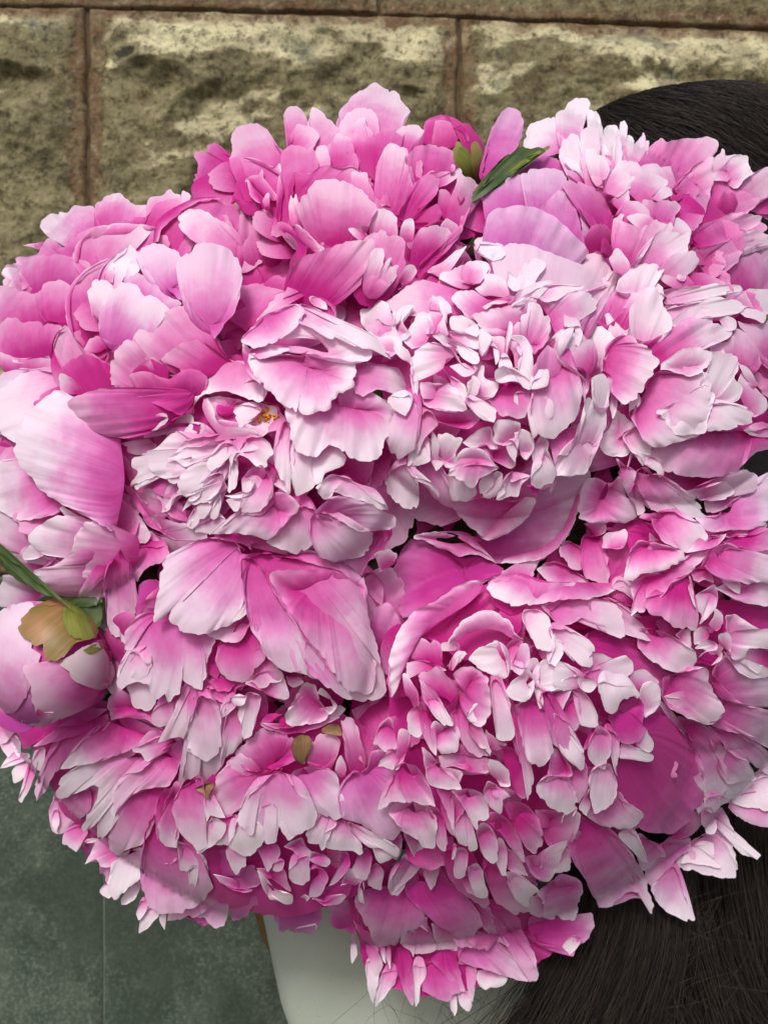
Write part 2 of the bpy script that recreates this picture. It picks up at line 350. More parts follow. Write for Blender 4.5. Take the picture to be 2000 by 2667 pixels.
L t-.1 w.8 z4 c14 : 1960,640 1860,560 : 1600,460 1480,420 1390,350 1370,270 1400,210 1470,183 1560,195 1640,245 1750,300 1850,400 1950,540 2020,740
# W = far-left flower below it
W t.2 w.2 z-14 c10 : 300,1060 100,1040 : -40,1050 -60,850 0,780 100,800 200,830 300,850 330,960
W t.2 w.3 z-8 c14 : 500,1100 380,1120 : 320,1040 290,950 270,860 290,790 400,745 500,740 590,780 600,900 560,1060
W t.2 w.3 z-4 c16 : 300,1300 180,1340 : -20,1380 -30,1200 0,1100 60,1030 120,1025 200,1050 330,1060 480,1090 460,1200 400,1300
W t0 w.6 z0 : 300,1440 100,1440 : 0,1290 100,1330 200,1350 380,1330 400,1400 380,1430
W t-.1 w.9 z2 : 260,1340 : 180,1380 100,1370 100,1350 200,1345 300,1330 390,1325
# G = goblet peony
G t.3 w.2 z-10 c-20 : 760,1240 720,1100 : 640,1260 560,1160 520,1020 530,880 560,800 640,690 740,610 860,570 920,640 900,780
G w1 t-.1 h.2 z-4 : 570,1160 540,1000 550,850 620,720 720,640 840,580 : 520,1080 500,960 520,840 580,730 680,640 780,590 870,575
G t.2 w.5 z-6 : 800,1380 850,1240 : 640,1280 700,1180 780,1180 830,1300 760,1345
G t-.2 h.2 w.8 z-2 : 780,740 : 760,730 800,640 850,580 900,540 980,520 1000,460 1060,520 1100,600 1060,680 960,680 900,760
G w1 t-.3 z2 : 830,740 : 800,720 830,650 870,600 890,640 870,760
G w1 t-.3 z3 : 900,760 : 880,640 900,590 960,560 1020,570 1000,620 940,660
G w1 t-.3 z3 : 960,720 : 950,640 1010,600 1080,640 1050,690 990,690
G t-.1 h.6 w.8 z8 c18 : 1360,880 1240,780 : 1180,700 1060,580 1045,540 1080,480 1180,448 1270,470 1370,520 1430,580 1440,740 1450,880 1380,900
G t0 h.5 w.4 z6 c10 : 1160,1000 1000,940 : 960,740 1030,680 1080,690 1160,740 1250,810 1340,880 1420,910 1360,980
G t-.3 h.3 w1 z4 c10 : 800,1140 760,1000 : 710,1020 690,880 665,830 700,800 720,740 780,730 840,750 880,790 900,900
G t-.1 h.4 w1 z12 c26 d-10 : 920,1300 840,1290 : 780,1180 760,1050 780,930 850,840 940,760 1040,770 1090,820 1150,850 1210,880 1260,920 1300,970 1220,1050 1080,1180 1040,1260
G t.2 w.8 z16 c14 : 1700,1400 1480,1340 : 1180,1340 1060,1290 1020,1220 1060,1130 1130,1080 1210,1040 1300,970 1380,930 1490,925 1560,1020 1660,1180 1740,1320
G t.1 w.5 z14 c16 : 1300,1560 1100,1600 : 860,1540 850,1400 880,1290 960,1200 1030,1190 1080,1280 1160,1340 1000,1460 1100,1560
G t.5 w.6 z15 : 1200,1480 : 1010,1460 1080,1380 1160,1350 1250,1350 1290,1420 1300,1480
G t.2 w.5 z18 c12 : 1400,1640 1300,1620 : 1060,1560 1000,1470 1120,1440 1220,1480 1320,1500 1400,1440 1520,1420 1600,1500 1560,1640
G t.1 w.9 z20 : 1760,1420 1500,1430 : 1300,1470 1390,1450 1380,1420 1240,1340 1500,1200 1740,1320
G t0 h.3 w.6 z24 c24 : 1650,1180 1560,1060 : 1440,880 1390,760 1380,680 1360,640 1360,610 1440,520 1540,460 1660,455 1780,500 1850,620 1860,800 1800,1000 1720,1100 1660,1190
G t.2 w.3 z0 c-16 : 900,1700 700,1600 : 440,1500 400,1340 410,1220 460,1110 520,1090 560,1160 640,1260 800,1360 860,1400
G w.8 t0 z4 : 470,1450 410,1300 450,1160 : 520,1680 420,1520 390,1380 395,1260 440,1140 510,1090
G t.4 w.3 z6 : 860,1580 760,1640 : 460,1450 530,1360 650,1320 760,1350 850,1410 870,1560
G t0 w.9 z8 : 630,1620 600,1560 : 470,1600 450,1460 520,1470 600,1540 650,1620
@ 0 900 560
# K = left pale peony
K t.3 w.4 z-14 : 300,300 : -40,60 60,20 200,100 380,130 400,200 100,900 -40,900
K t.4 w.2 z-16 : 300,900 : 120,900 0,900 -60,860 -60,760 0,740 80,740 130,800
K t0 w1 h.2 z-4 c14 : 400,220 420,420 : 400,190 220,180 80,185 20,210 -60,280 -60,420 -60,700
K t-.2 w1 h.2 z0 c16 : 420,210 470,420 : 390,195 240,190 140,230 60,290 0,340 -50,420 -60,620 0,680 60,720 110,750 200,760
K t0 w.9 z-3 c12 : 500,1200 400,900 : 450,1280 400,1310 240,1340 140,1345 60,1310 0,1280 -60,1240 -60,900 20,890 110,885 160,940
K t.2 w.8 z-8 : 340,1560 : 240,1620 130,1590 0,1560 -60,1500 -60,1280 40,1290 110,1350 240,1340 280,1380
K t-.1 w1 z-6 : 300,1500 : 70,1650 0,1600 -60,1550 -60,1420 60,1400 200,1440 220,1500 190,1580
K t-.2 w1 z-2 : 400,1660 : 130,1660 140,1610 200,1590 280,1600 340,1640
K t-.1 w1 h.1 z4 c16 : 700,1440 640,1600 : 700,1350 600,1320 440,1315 340,1360 230,1450 215,1500 260,1560 340,1610 440,1610 540,1590
K t.2 w.8 h.1 z8 c16 : 960,1500 940,1640 900,1700 : 860,1400 760,1350 660,1360 600,1450 565,1530 565,1560 500,1640 440,1700 600,1800
K t.1 w.8 z3 : 620,1370 : 450,1250 480,1235 600,1310 700,1360
K t0 h.3 w1 z12 c34 d-30 : 930,720 960,1050 900,1400 : 540,500 510,380 460,340 380,380 230,500 150,640 100,780 120,880 240,1010 290,1090 420,1190 600,1290 740,1370 860,1430
# G lower cup petal (front)
G t.3 w.1 z2 c8 : 1060,500 900,640 : 900,820 800,860 640,800 560,600 540,460 800,500
G t.2 h.1 w.9 z27 c26 d-14 : 1500,300 1490,460 1300,600 : 1040,390 1040,330 950,330 840,325 700,350 580,390 520,440 540,500 620,600 740,670 900,710 1100,690 1250,620 1400,540
G t-.1 w.9 z29 : 1200,520 : 1050,560 1090,620 1150,670 1250,630 1300,560 1200,545
# O = open centre-left peony, outer left petals
O t.4 w.2 z-16 : 1500,1100 1400,900 : 1400,1200 1300,1300 1100,1200 1000,1050 980,900 1000,760 1120,700 1300,700
O t.3 w.3 z-10 c-10 : 1100,1300 1060,1150 : 860,1100 800,1000 820,860 870,820 940,830 1000,900 1040,1050
O w1 t0 z-8 : 870,1090 820,980 : 810,1070 790,980 800,920 830,900 845,960 840,1060
O t.2 w.3 z-9 : 1500,1380 1200,1250 : 1260,1300 1240,1100 1060,1130 1000,1200 1200,1400 1400,1450
O t.1 w.6 z-2 c10 : 1260,1440 1100,1260 : 1600,1500 1400,1500 1250,1440 1150,1400 1060,1260 960,1200 880,1100 920,1072 980,1090 1050,1140 1140,1250 1240,1330 1400,1370 1600,1370
O t.2 w.2 z-12 : 1400,1600 : 1300,1590 1160,1440 1000,1400 920,1560 1000,1620 1200,1680
O t.2 w.4 z-4 : 1500,1680 : 1300,1580 1260,1540 1200,1470 1400,1500 1600,1500 1640,1600
O t.1 w.9 z6 c14 : 860,1400 820,1200 : 930,1560 880,1440 830,1300 810,1150 830,1080 900,1140 1000,1230 1110,1360 1155,1440 1140,1500 1080,1540
O t.1 w.5 z3 c12 : 1150,1500 960,1560 : 930,1560 1080,1540 1160,1430 1220,1480 1300,1580 1240,1660 1100,1660 1000,1640
@ 480 740 560
# O top crumple + inside
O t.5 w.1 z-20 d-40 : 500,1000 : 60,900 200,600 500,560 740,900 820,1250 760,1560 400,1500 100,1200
O t.2 w.8 z-3 : 500,740 : 130,650 200,640 210,590 300,600 430,590 560,620 620,700
O t0 w1 z2 : 480,640 260,700 : 130,690 160,640 130,640 210,600 260,620 300,680 240,740
O t-.1 w1 z8 c-6 : 470,700 280,640 190,690 : 620,910 560,910 430,870 330,830 240,835 170,850 110,870 80,920 40,910 20,840 50,780 110,720 180,690
O t0 w.8 z6 : 560,720 : 610,910 640,820 560,740 470,760 500,860
O t.2 w.6 z-4 c-10 : 420,1000 : 150,880 240,870 400,880 560,920 720,930 700,1050 560,1150 400,1180 240,1080
O t.6 w0 z-3 : 330,1000 : 245,1000 250,930 300,935 390,960 400,980 330,1000
O t-.1 w.9 z6 : 600,1170 450,1195 300,1180 200,1080 140,960 150,880 : 580,1180 540,1120 400,1100 300,1090 250,1030 230,960 180,880
O t.1 w.7 z2 : 420,1180 : 250,1040 400,1060 520,1080 640,1100 640,1150 560,1190 460,1190
O t0 w.8 z4 : 560,960 : 420,1130 410,1060 380,990 420,930 560,950 590,980 480,1060
O t.3 w.2 z-1 d-40 : 640,1000 : 600,900 720,940 770,1040 720,1120 600,1150 520,1090
O t.2 w.5 z-12 : 720,1200 : 640,1130 760,1050 800,1150 740,1240 700,1260
O t.2 w.8 z1 : 200,1180 : 0,1120 60,1060 150,1070 170,1100 130,1150 60,1190 0,1180
@ 0 900 560
O t0 w.8 z-2 : 1150,760 : 930,750 980,780 1200,750 1200,790 1100,840 985,825 985,780
O t.3 w1 z4 : 1560,700 1590,620 1400,600 : 1500,720 1400,690 1340,650 1290,640 1200,700 1115,710 1130,680 1250,620 1330,600 1420,600 1560,600
O t0 w.8 z-4 : 1400,720 : 1270,640 1330,560 1480,530 1500,600
O t0 w1 z2 : 1300,900 : 1015,880 1040,850 1140,840 1170,960 1180,1010 1100,1050 1050,1120 1045,1060 1000,1090 995,1075 1060,980 1020,930
O t-.1 w1 z6 c8 : 1600,820 : 1300,1040 1210,1010 1150,940 1130,820 1190,800 1280,720 1360,660 1460,720 1400,860
O t-.1 w.9 z9 : 1700,740 1620,720 : 1500,950 1420,930 1340,880 1290,880 1390,790 1440,730 1560,700 1640,700
O t.1 w.7 z5 : 1560,900 : 1380,1060 1300,1050 1280,920 1360,890 1450,940
O t-.2 w1 z11 c6 : 1640,900 1700,1000 : 1420,1160 1370,1070 1400,990 1480,930 1580,890
O t.1 w.6 z-6 : 1400,1100 : 1250,1290 1250,1200 1300,1080 1370,1060 1380,1150
O t0 w.8 z-2 : 1420,1150 : 1240,1290 1310,1270 1330,1200 1400,1150 1500,1200 1400,1280
O t-.2 w1 z13 : 1700,1120 1650,1000 : 1500,1235 1460,1200 1480,1160 1550,1100 1480,1150 1420,1160 1560,1090 1650,1020
O t0 w1 z8 : 1700,1160 : 1580,1340 1530,1320 1520,1240 1600,1200 1660,1160
O t0 w.8 z0 : 1510,1270 : 1430,1390 1470,1320 1500,1260 1520,1330 1490,1420
O t.1 w.8 z-2 : 1640,1330 : 1500,1430 1540,1380 1600,1330 1660,1360 1600,1450
@ 480 740 560
O t0 w1 z12 : 320,1240 : 170,1400 180,1350 240,1290 300,1230 380,1240 360,1320 280,1400 200,1450
O t.1 w.8 z9 : 350,1260 : 20,1400 60,1330 0,1350 -60,1320 0,1260 130,1250 230,1210 330,1215 240,1300 180,1350
O t0 w1 z10 : 350,1220 200,1350 : 0,1660 -60,1620 0,1450 120,1370 240,1300 340,1240 300,1400 130,1540
O t0 w.8 z8 : 300,1400 : 100,1700 60,1660 140,1570 250,1460 290,1460 280,1600 200,1700
O t-.2 w1 z7 : 130,1580 : 40,1660 120,1580 130,1600 60,1690
O t.1 w1 z14 : 420,1240 380,1200 : 360,1420 370,1370 420,1320 480,1240 560,1220 640,1260 400,1300
O t0 w1 z16 : 400,1180 470,1180 : 420,1310 500,1350 560,1410 640,1405 665,1330 690,1300 650,1220 600,1190 540,1180 480,1190
O t-.2 w1 z13 : 380,1300 : 330,1600 340,1540 355,1450 360,1370 400,1360 415,1450 400,1560 350,1615
O t.2 w.9 z10 c10 : 660,1440 : 450,1600 480,1560 460,1520 500,1440 580,1400 660,1420 700,1500 640,1600 560,1680
O t-.1 w1 z12 : 640,1640 : 330,1640 450,1610 520,1600 470,1700 440,1720 380,1660
O t.3 w.5 z4 : 680,1500 : 600,1330 680,1320 720,1420 720,1520 640,1560
O t.1 w.8 z4 : 760,1500 : 640,1500 710,1480 760,1580 810,1620 720,1600
O t0 w.9 z13 c8 : 780,1100 : 820,1620 780,1560 720,1440 690,1310 730,1200 740,1150 780,1060 830,1180 850,1350 830,1500
O t-.1 w1 z15 c8 : 860,1160 : 860,1630 840,1560 820,1460 810,1300 840,1180 1000,1290 1100,1400 1060,1500 960,1600 900,1630
O t-.2 w1 z17 : 1100,1240 1000,1300 : 990,1480 980,1410 1000,1330 1100,1260 1180,1250 1250,1350 1200,1420 1120,1450 1060,1520 1010,1550
# O big layered cap petals on right
O t.2 w.5 z16 c10 : 1000,80 : 560,300 560,270 640,160 700,100 690,80 760,120 800,0 880,-20 960,40 1030,90 1110,150 1170,280 1000,300
O t.4 w.4 z13 : 1100,200 : 960,-10 1000,60 1090,130 1170,280 1160,60
O t.1 w.9 z18 : 1010,130 : 1110,200 1090,130 1000,90 960,100 980,150 1060,190
O t.1 w.8 z22 c20 : 1250,1000 1200,800 : 780,1000 760,940 900,900 1150,880 1300,780 1450,840 1580,900 1640,1000 1620,1150 1550,1200 1500,1350 1380,1370 1320,1360 1230,1300 1180,1260 1110,1240 1060,1280 1020,1335 880,1300 840,1240 820,1180
O t.1 w.8 z26 c12 : 1380,700 : 1320,840 1305,800 1310,640 1340,600 1500,620 1640,640 1740,780 1780,840 1680,870 1620,850 1540,820 1460,825 1380,870 1350,850
O t0 w.8 z30 c22 : 900,640 1000,600 : 490,600 500,530 620,570 720,540 860,545 1000,540 1200,560 1320,590 1320,780 1240,820 1170,900 1090,980 950,1015 900,980 870,930 860,985 760,930 700,870 620,800 520,700
O t-.2 w1 z34 c8 : 560,520 620,480 900,480 1200,560 1400,590 : 500,560 560,575 720,545 830,520 900,530 980,530 1080,570 1200,580 1430,590 1430,480 1200,400 1000,340 880,300 700,440 560,470
O t.1 w.7 z36 : 540,510 : 500,520 580,480 700,460 820,500 700,550 580,580
O t-.1 h.1 w1 z42 c20 : 880,160 800,180 : 1600,580 1500,520 1400,490 1250,460 1170,400 1140,425 1080,400 1000,340 890,300 940,220 900,160 1010,180 1100,230 1200,320 1340,340 1500,420 1560,500
O t.2 w.8 z40 c20 : 900,165 600,250 450,440 : 540,500 450,450 445,430 560,300 640,230 760,165 880,155 930,200 890,300 700,450 580,490
O t.1 w.8 z32 : 500,600 : 600,780 500,700 470,640 450,540 445,440 500,500 510,560 490,640
@ 960 660 560
# C = centre peony
C t.2 w.6 z6 : 700,400 : 100,370 200,320 350,220 420,190 480,240 470,340 440,450 200,480
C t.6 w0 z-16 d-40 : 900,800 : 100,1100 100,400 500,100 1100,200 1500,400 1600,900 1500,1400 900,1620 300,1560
C t.4 w.4 z-4 c-10 : 900,500 : 520,240 560,180 700,150 900,120 1050,240 1060,320 700,430
C t-.1 w.9 z0 : 560,140 : 450,150 470,110 560,70 640,0 720,-40 760,-60 620,60 540,120
C t0 w.8 z-2 : 1000,60 : 840,-40 820,-100 900,-150 1000,-160 990,-90 940,-20
C t-.1 w1 z2 : 850,-40 : 830,-20 900,20 960,60 1030,40 1060,0 1000,-60 860,-80
C t.1 w.9 z2 : 800,200 : 540,200 560,150 640,120 700,90 760,80 840,60 930,90 940,130 880,240 700,200
C t.1 w1 z4 : 780,180 : 720,220 720,120 770,60 830,40 900,60 930,100 870,220 810,240
C t0 w.9 z5 : 1000,300 : 820,270 880,220 900,150 1000,170 1060,230 1090,310
C t-.3 w1 z8 : 1090,200 : 1180,280 1120,290 1070,240 1075,180 1070,130 1160,200
C t-.2 w1 z10 : 1180,260 : 1170,160 1200,80 1260,40 1320,40 1360,70 1350,120 1300,180 1280,240
C t.2 w.7 z4 : 500,440 : 480,320 560,330 620,380 650,460 560,440 470,430
C t-.3 w1 z9 : 590,520 : 570,450 535,390 545,360 580,380 605,440 600,500
C t.1 w.9 z12 c12 : 1000,400 900,440 : 760,490 700,430 650,380 640,340 680,295 750,280 830,290 900,340 960,360 1110,325 1200,380
C t.1 w.7 z10 c14 : 1150,640 1100,560 : 780,480 900,440 1000,410 1200,390 1300,340 1240,500 1100,580 850,560
C t-.3 w1 z16 : 1150,340 1160,400 : 880,440 880,410 1000,390 1100,360 1140,310 1200,260 1260,230 1340,215 1420,215 1380,270 1280,330 1180,400
C t-.3 w1 z18 : 1240,330 1420,260 : 1100,400 1180,370 1260,330 1380,380 1480,340 1560,290 1640,280 1660,250 1580,250 1420,240 1300,260
C t.1 w.8 z14 c14 : 1500,600 1420,420 : 1290,340 1380,380 1500,340 1590,290 1700,300 1780,380 1740,440 1640,500 1610,560 1500,620
C t.1 w.7 z12 c16 : 1250,760 1200,680 : 1090,640 1120,560 1170,490 1250,430 1230,370 1320,400 1400,500 1410,600 1360,700 1280,780
C t.5 w.2 z2 c-10 : 1100,720 : 860,560 900,520 1000,540 1080,600 1080,700 1040,800 940,660
C t-.3 w1 z18 : 830,600 700,580 : 640,580 620,520 640,485 720,480 800,510 850,580 850,640 780,620 700,600
C t.1 w.8 z14 : 700,660 : 620,600 780,620 860,650 850,740 780,720
C t-.3 w1 z22 : 880,760 : 860,740 850,640 860,580 900,590 950,640 920,720 880,790
C t-.2 w1 z20 : 940,700 : 880,820 880,780 940,710 1000,740 1010,820 980,860
C t.1 w.7 z8 : 1000,760 : 940,630 1040,640 1060,700 1040,790 1000,800
C t0 w.8 z16 : 1060,760 : 1040,800 1060,640 1080,520 1110,540 1110,620 1080,700 1070,790
C t.1 w.6 z12 : 1140,800 : 1090,660 1200,640 1200,760 1180,880 1110,880
C t-.3 w1 z24 : 1150,680 1180,880 : 1080,640 1140,630 1220,650 1270,730 1270,860 1280,980 1240,1000 1160,930 1150,840 1190,760 1160,690
C t-.2 w1 z20 : 1050,800 : 1020,800 1080,800 1110,880 1060,900 1000,880
C t-.4 w1 z28 : 1000,880 1160,920 : 1250,1050 1210,1050 1160,1000 1100,985 1010,1000 975,960 980,890 1040,880 1130,900 1220,960 1260,1010
C t-.2 w1 z27 : 1280,960 : 1250,1050 1270,980 1350,950 1380,890 1395,940 1380,1020 1300,1050
C t.3 w.7 z14 c14 : 1100,1000 1000,1000 : 920,1150 960,1060 1030,990 1150,1010 1230,1050 1260,1100 1250,1170 1180,1290 1020,1260
C t.1 w.8 z17 : 1200,1080 : 1120,1140 1130,1080 1260,1080 1260,1170 1180,1200
C t.1 w.8 z20 c24 : 1560,640 1440,760 1260,1200 : 1420,1430 1330,1400 1260,1330 1250,1200 1290,1000 1260,880 1380,700 1440,760 1500,850 1600,920 1640,1000 1650,1100 1600,1250 1500,1370
C t-.2 w1 z24 : 1460,640 1430,740 1500,850 1640,960 1650,1100 : 1390,690 1440,620 1500,580 1590,570 1560,620 1460,660 1440,760 1500,830 1620,920 1680,1000 1670,1200
C t0 w.9 z16 : 1640,760 : 1440,760 1460,660 1560,600 1640,600 1660,700 1700,680 1680,800 1600,900 1520,850
C t0 w.8 z22 c8 : 1280,1160 : 1270,1440 1250,1340 1250,1200 1340,1140 1410,1130 1435,1220 1400,1300 1330,1370
# swirl left
C t0 w1 z14 : 420,640 : 230,640 290,600 350,520 380,460 430,440 480,460 470,600 440,700 330,740
C t-.1 w.9 z12 : 240,560 : 210,560 180,480 200,440 250,480 300,400 350,400 340,440 280,480 270,540 330,640 240,680
C t-.3 w1 z16 : 200,540 : 205,550 210,460 270,400 320,385 350,410 330,430 300,400 250,480 240,520
C t.3 w.8 z12 : 560,560 : 440,620 460,460 560,460 590,540 520,620
C t.1 w.8 z15 : 540,620 : 480,640 520,580 580,480 600,560 620,620
C t-.1 w.9 z18 c14 : 640,800 540,820 : 330,1000 320,900 330,780 400,720 480,680 560,700 640,740 720,860 800,900 780,950 700,920
C t-.3 w1 z21 : 600,680 700,720 : 490,630 560,620 640,660 720,690 800,760 860,770 850,850 790,850 730,810 680,740 580,710
C t.1 w.8 z20 : 800,880 : 620,870 660,900 740,950 820,920 810,860
C t-.2 w1 z24 : 800,1080 : 760,1080 780,1030 750,1000 790,970 800,940 830,950 860,1000 850,1040
C t.1 w.8 z17 : 860,1060 : 840,880 890,860 900,960 1000,1000 960,1110 840,1100
C t0 w.8 z20 c12 : 540,1100 450,1080 : 420,1160 400,1080 400,1000 440,985 540,1000 640,1010 700,1080 760,1150 760,1210 640,1220 480,1190
C t0 w1 z23 : 640,980 : 510,820 570,880 640,960 740,1010 760,1080 750,1140 690,1120 620,1020
C t-.1 w1 z26 c10 : 780,1130 : 970,1310 900,1290 820,1230 780,1160 760,1110 820,1140 920,1160 980,1200 985,1270
C t.3 w.4 z12 c12 : 700,1320 600,1300 : 430,1190 560,1210 700,1230 800,1200 860,1280 760,1360 600,1320 500,1280
C t-.1 w.9 z22 : 320,860 : 200,760 200,680 300,740 330,820 340,960 330,1000
C t0 w.9 z13 : 140,640 : 50,640 60,540 0,540 -40,560 -60,440 0,400 80,360 160,400 190,480 200,560 120,560
C t-.1 w1 z17 : 120,600 : 40,520 70,500 120,540 200,570 260,700 230,740 170,800 120,720
C t-.1 w.9 z20 : 100,740 : 180,800 130,760 60,740 -40,720 -80,640 0,600 80,640 180,640 230,760
# lower left lobes of centre
C t-.2 w1 z20 : 340,960 : 400,1280 360,1160 350,1080 340,1000 330,930 370,930 390,1000 380,1100 410,1200
C t-.2 w.9 z25 c10 : 300,1100 : 220,1220 170,1180 145,1150 160,1100 250,1110 310,1090 330,1160 290,1260
C t.1 h.2 w.8 z23 c14 : 330,1120 : 230,1600 170,1540 140,1400 200,1260 290,1110 350,1120 380,1260 390,1400 360,1500 290,1560
C t-.1 w1 z19 c8 : 400,1250 : 380,1460 390,1290 440,1210 500,1240 540,1310 510,1350 440,1430 400,1520 320,1640 300,1640
C t0 w.9 z17 : 420,1440 : 300,1640 380,1560 430,1470 460,1520 480,1600 380,1640
# lower cluster
C t.1 w1 z12 : 600,1560 : 540,1460 530,1380 620,1380 730,1430 700,1480 670,1540 680,1640 600,1660 560,1600
C t0 w1 z15 : 520,1560 : 480,1600 480,1480 490,1370 540,1470 540,1560 580,1610 520,1680
C t-.1 w1 z14 c8 : 900,1440 : 720,1460 780,1410 860,1350 940,1340 960,1420 1000,1500 940,1510 900,1470 820,1500 760,1490
C t.1 h.2 w.9 z20 c14 : 820,1600 : 680,1660 680,1560 730,1510 840,1495 910,1540 960,1600 1010,1660
C t0 w.9 z18 c10 : 1080,1400 : 960,1440 960,1340 1010,1280 1080,1280 1170,1300 1180,1330 1130,1440 1080,1480 1000,1480
C t-.1 w1 z21 : 1120,1460 : 1130,1610 1090,1570 1060,1490 1080,1440 1120,1450 1150,1510
C t-.1 w.9 z16 : 1200,1500 : 1170,1560 1150,1440 1120,1380 1180,1350 1260,1400 1280,1500 1220,1600 1190,1580
C t.3 w.6 z10 : 1000,1560 : 880,1500 1000,1510 1060,1520 1140,1600 1100,1660 960,1600
C t0 w.9 z14 : 1320,1500 : 1270,1640 1260,1540 1330,1400 1390,1460 1360,1560 1320,1660
@ 1440 660 560
# X / centre right flank
C t.1 w.6 z13 : 240,640 : 200,540 260,480 340,380 460,200 500,180 480,270 400,400 300,500 240,580
C t0 w.9 z15 : 160,500 : 80,500 90,560 170,560 200,560 230,620 200,720 170,700
C t-.2 w1 z22 c8 : 140,1560 300,1400 : 20,1600 40,1560 120,1560 150,1460 190,1400 200,1310 250,1260 250,1130 300,1100 320,1170 400,1210 405,1320 380,1420 300,1600 240,1700 20,1720
C t-.2 w1 z26 : 360,1180 : 410,1190 350,1180 300,1060 320,1000 290,960 380,930 440,960 445,1050 430,1120 435,1170
C t.1 w.9 z18 : 260,900 : 240,1160 260,1000 240,900 120,850 160,740 300,660 310,780 300,920 280,1060
C t.3 w.2 z4 : 160,1500 : 20,1440 0,1560 -40,1400 100,1360 190,1310 200,1400
C t0 w.8 z14 : 360,860 : 380,920 340,840 320,780 360,760
X t0 w.9 z6 : 340,740 300,900 : 280,600 240,570 270,540 330,545 400,580 480,650 470,740 400,820 380,900
X t0 w.8 z4 : 500,640 : 560,640 500,580 440,540 400,480 430,460 520,560 560,600 600,660
X t.1 w.3 z6 c12 : 480,560 : 330,520 480,270 540,160 680,60 820,-40 900,-40 890,60 800,180 680,280 560,420 420,560
X t-.1 w.5 z0 : 720,440 : 560,640 560,480 640,320 720,280 800,400 700,600
X t-.3 h-.1 w.8 z14 c10 : 700,640 : 580,620 590,480 610,400 680,300 740,260 790,250 850,340 880,440 920,520 920,580 840,630 700,680
X t-.3 w1 z10 : 840,330 : 850,290 820,280 760,240 800,220 850,260
X t.3 w.6 z6 : 1040,260 : 850,220 820,180 900,150 1000,150 1060,200 1000,240
X t-.1 w1 z9 : 1000,200 : 960,160 1010,150 1030,180 1010,215 950,190
X t.3 w.7 z4 : 1100,240 : 1000,150 1150,150 1290,200 1360,235 1200,230
X t-.3 w1 z8 : 880,330 860,390 : 830,300 1000,250 1200,240 1380,235 1440,250 1470,285 1340,290 1330,320 1200,340 1050,380 960,390
X t0 w.8 z6 c10 : 1500,430 1400,350 : 1330,310 1460,290 1520,265 1700,290 1720,400 1660,470
X t-.3 w1 z12 : 900,440 1000,480 : 870,400 980,395 1120,370 1240,340 1340,345 1430,370 1480,420 1440,460 1340,480 1200,480
X t-.4 w1 z14 : 1460,430 : 1430,450 1500,410 1600,440 1645,480 1620,540 1560,510 1480,490
X t-.2 h-.2 w.7 z13 : 1080,520 : 920,560 940,500 1040,420 1120,405 1200,420 1250,480 1200,520 1000,560
X t-.1 w.7 z14 : 1320,540 : 1250,480 1330,475 1410,510 1415,580 1380,600 1300,590
X t.2 w.5 z4 c12 : 1500,900 1400,860 : 1200,700 1340,660 1420,580 1520,650 1580,740 1610,850 1560,870 1440,880
X t.2 w.3 z0 c10 : 1760,900 1700,800 : 1420,520 1620,540 1720,500 1760,700 1700,900 1620,860 1560,720
X t.1 w1 z16 c10 : 700,760 820,880 : 660,700 760,660 900,600 960,540 1060,500 1180,510 1260,530 1340,580 1380,610 1340,660 1220,700 1100,740 1000,800 900,870 840,860
X t.1 w.6 z8 : 1300,880 : 1220,720 1300,720 1340,780 1420,800 1430,900 1380,960
X t.2 w.9 z20 c18 : 430,760 400,860 : 380,900 400,740 440,680 500,640 600,640 700,700 760,740 760,780 820,820 820,850 780,930 700,1050 640,1120 560,1170 500,1140 460,1060 450,960
X t-.1 w.8 z12 : 600,1080 : 520,1180 640,1100 680,1120 660,1180 590,1220 590,1280
X t-.2 w1 z22 c8 : 1080,900 980,860 : 820,900 820,860 900,800 980,740 1080,720 1150,730 1230,770 1220,840 1160,920 1060,950 960,920 880,900
X t-.3 h-.2 w1 z18 c10 : 1260,1060 : 1140,1000 1200,880 1240,760 1300,760 1420,800 1430,900 1400,960 1460,1040 1440,1130 1330,1160 1220,1160
X t.2 w.9 z14 c24 : 740,980 680,1160 : 600,1270 640,1180 720,1060 760,960 860,900 1060,940 1180,920 1230,1000 1200,1140 1200,1280 1150,1390 1040,1440 880,1480 780,1490 700,1440
X t-.3 w1 z19 c14 : 920,1200 1120,1100 : 880,1340 860,1280 800,1250 810,1200 900,1160 1000,1110 1080,1060 1180,1010 1240,1060 1230,1200 1190,1300 1170,1390 1040,1400 940,1400
X t-.2 w1 z20 c16 : 1240,1200 : 1180,1370 1200,1240 1220,1160 1360,1160 1460,1170 1530,1200 1560,1270 1520,1310 1400,1350 1280,1370
X t.1 w.8 z6 : 1500,1130 : 1440,980 1470,900 1560,1020 1640,1100 1660,1180 1620,1240 1560,1260
X t.1 w.8 z10 : 1540,1000 : 1430,850 1500,880 1570,980 1570,1020 1500,960
X t.2 w.5 z2 c24 : 1500,1250 1300,1300 : 740,1560 780,1500 900,1480 1080,1440 1200,1380 1400,1370 1480,1370 1600,1380 1700,1400 1700,1500 1560,1540 1480,1620 1380,1720 1000,1720 800,1660
X t.1 w1 z8 : 1640,1340 : 1460,1360 1560,1370 1660,1350 1740,1380 1640,1420 1520,1400
X t0 w.8 z6 : 560,1300 480,1500 : 470,1240 490,1190 600,1290 640,1330 600,1360 540,1400 600,1540 520,1570 400,1540 360,1440 440,1340
X t-.1 w1 z10 c10 : 620,1420 : 600,1530 540,1420 580,1360 650,1320 710,1350 750,1430 790,1450 760,1500 740,1580 690,1640 680,1580
X t0 w1 z8 : 660,1560 : 560,1700 600,1540 640,1530 680,1580 720,1640 700,1720
X t.1 w.9 z12 : 480,1100 : 440,1180 450,1060 490,1060 510,1090 480,1130 490,1220 460,1280
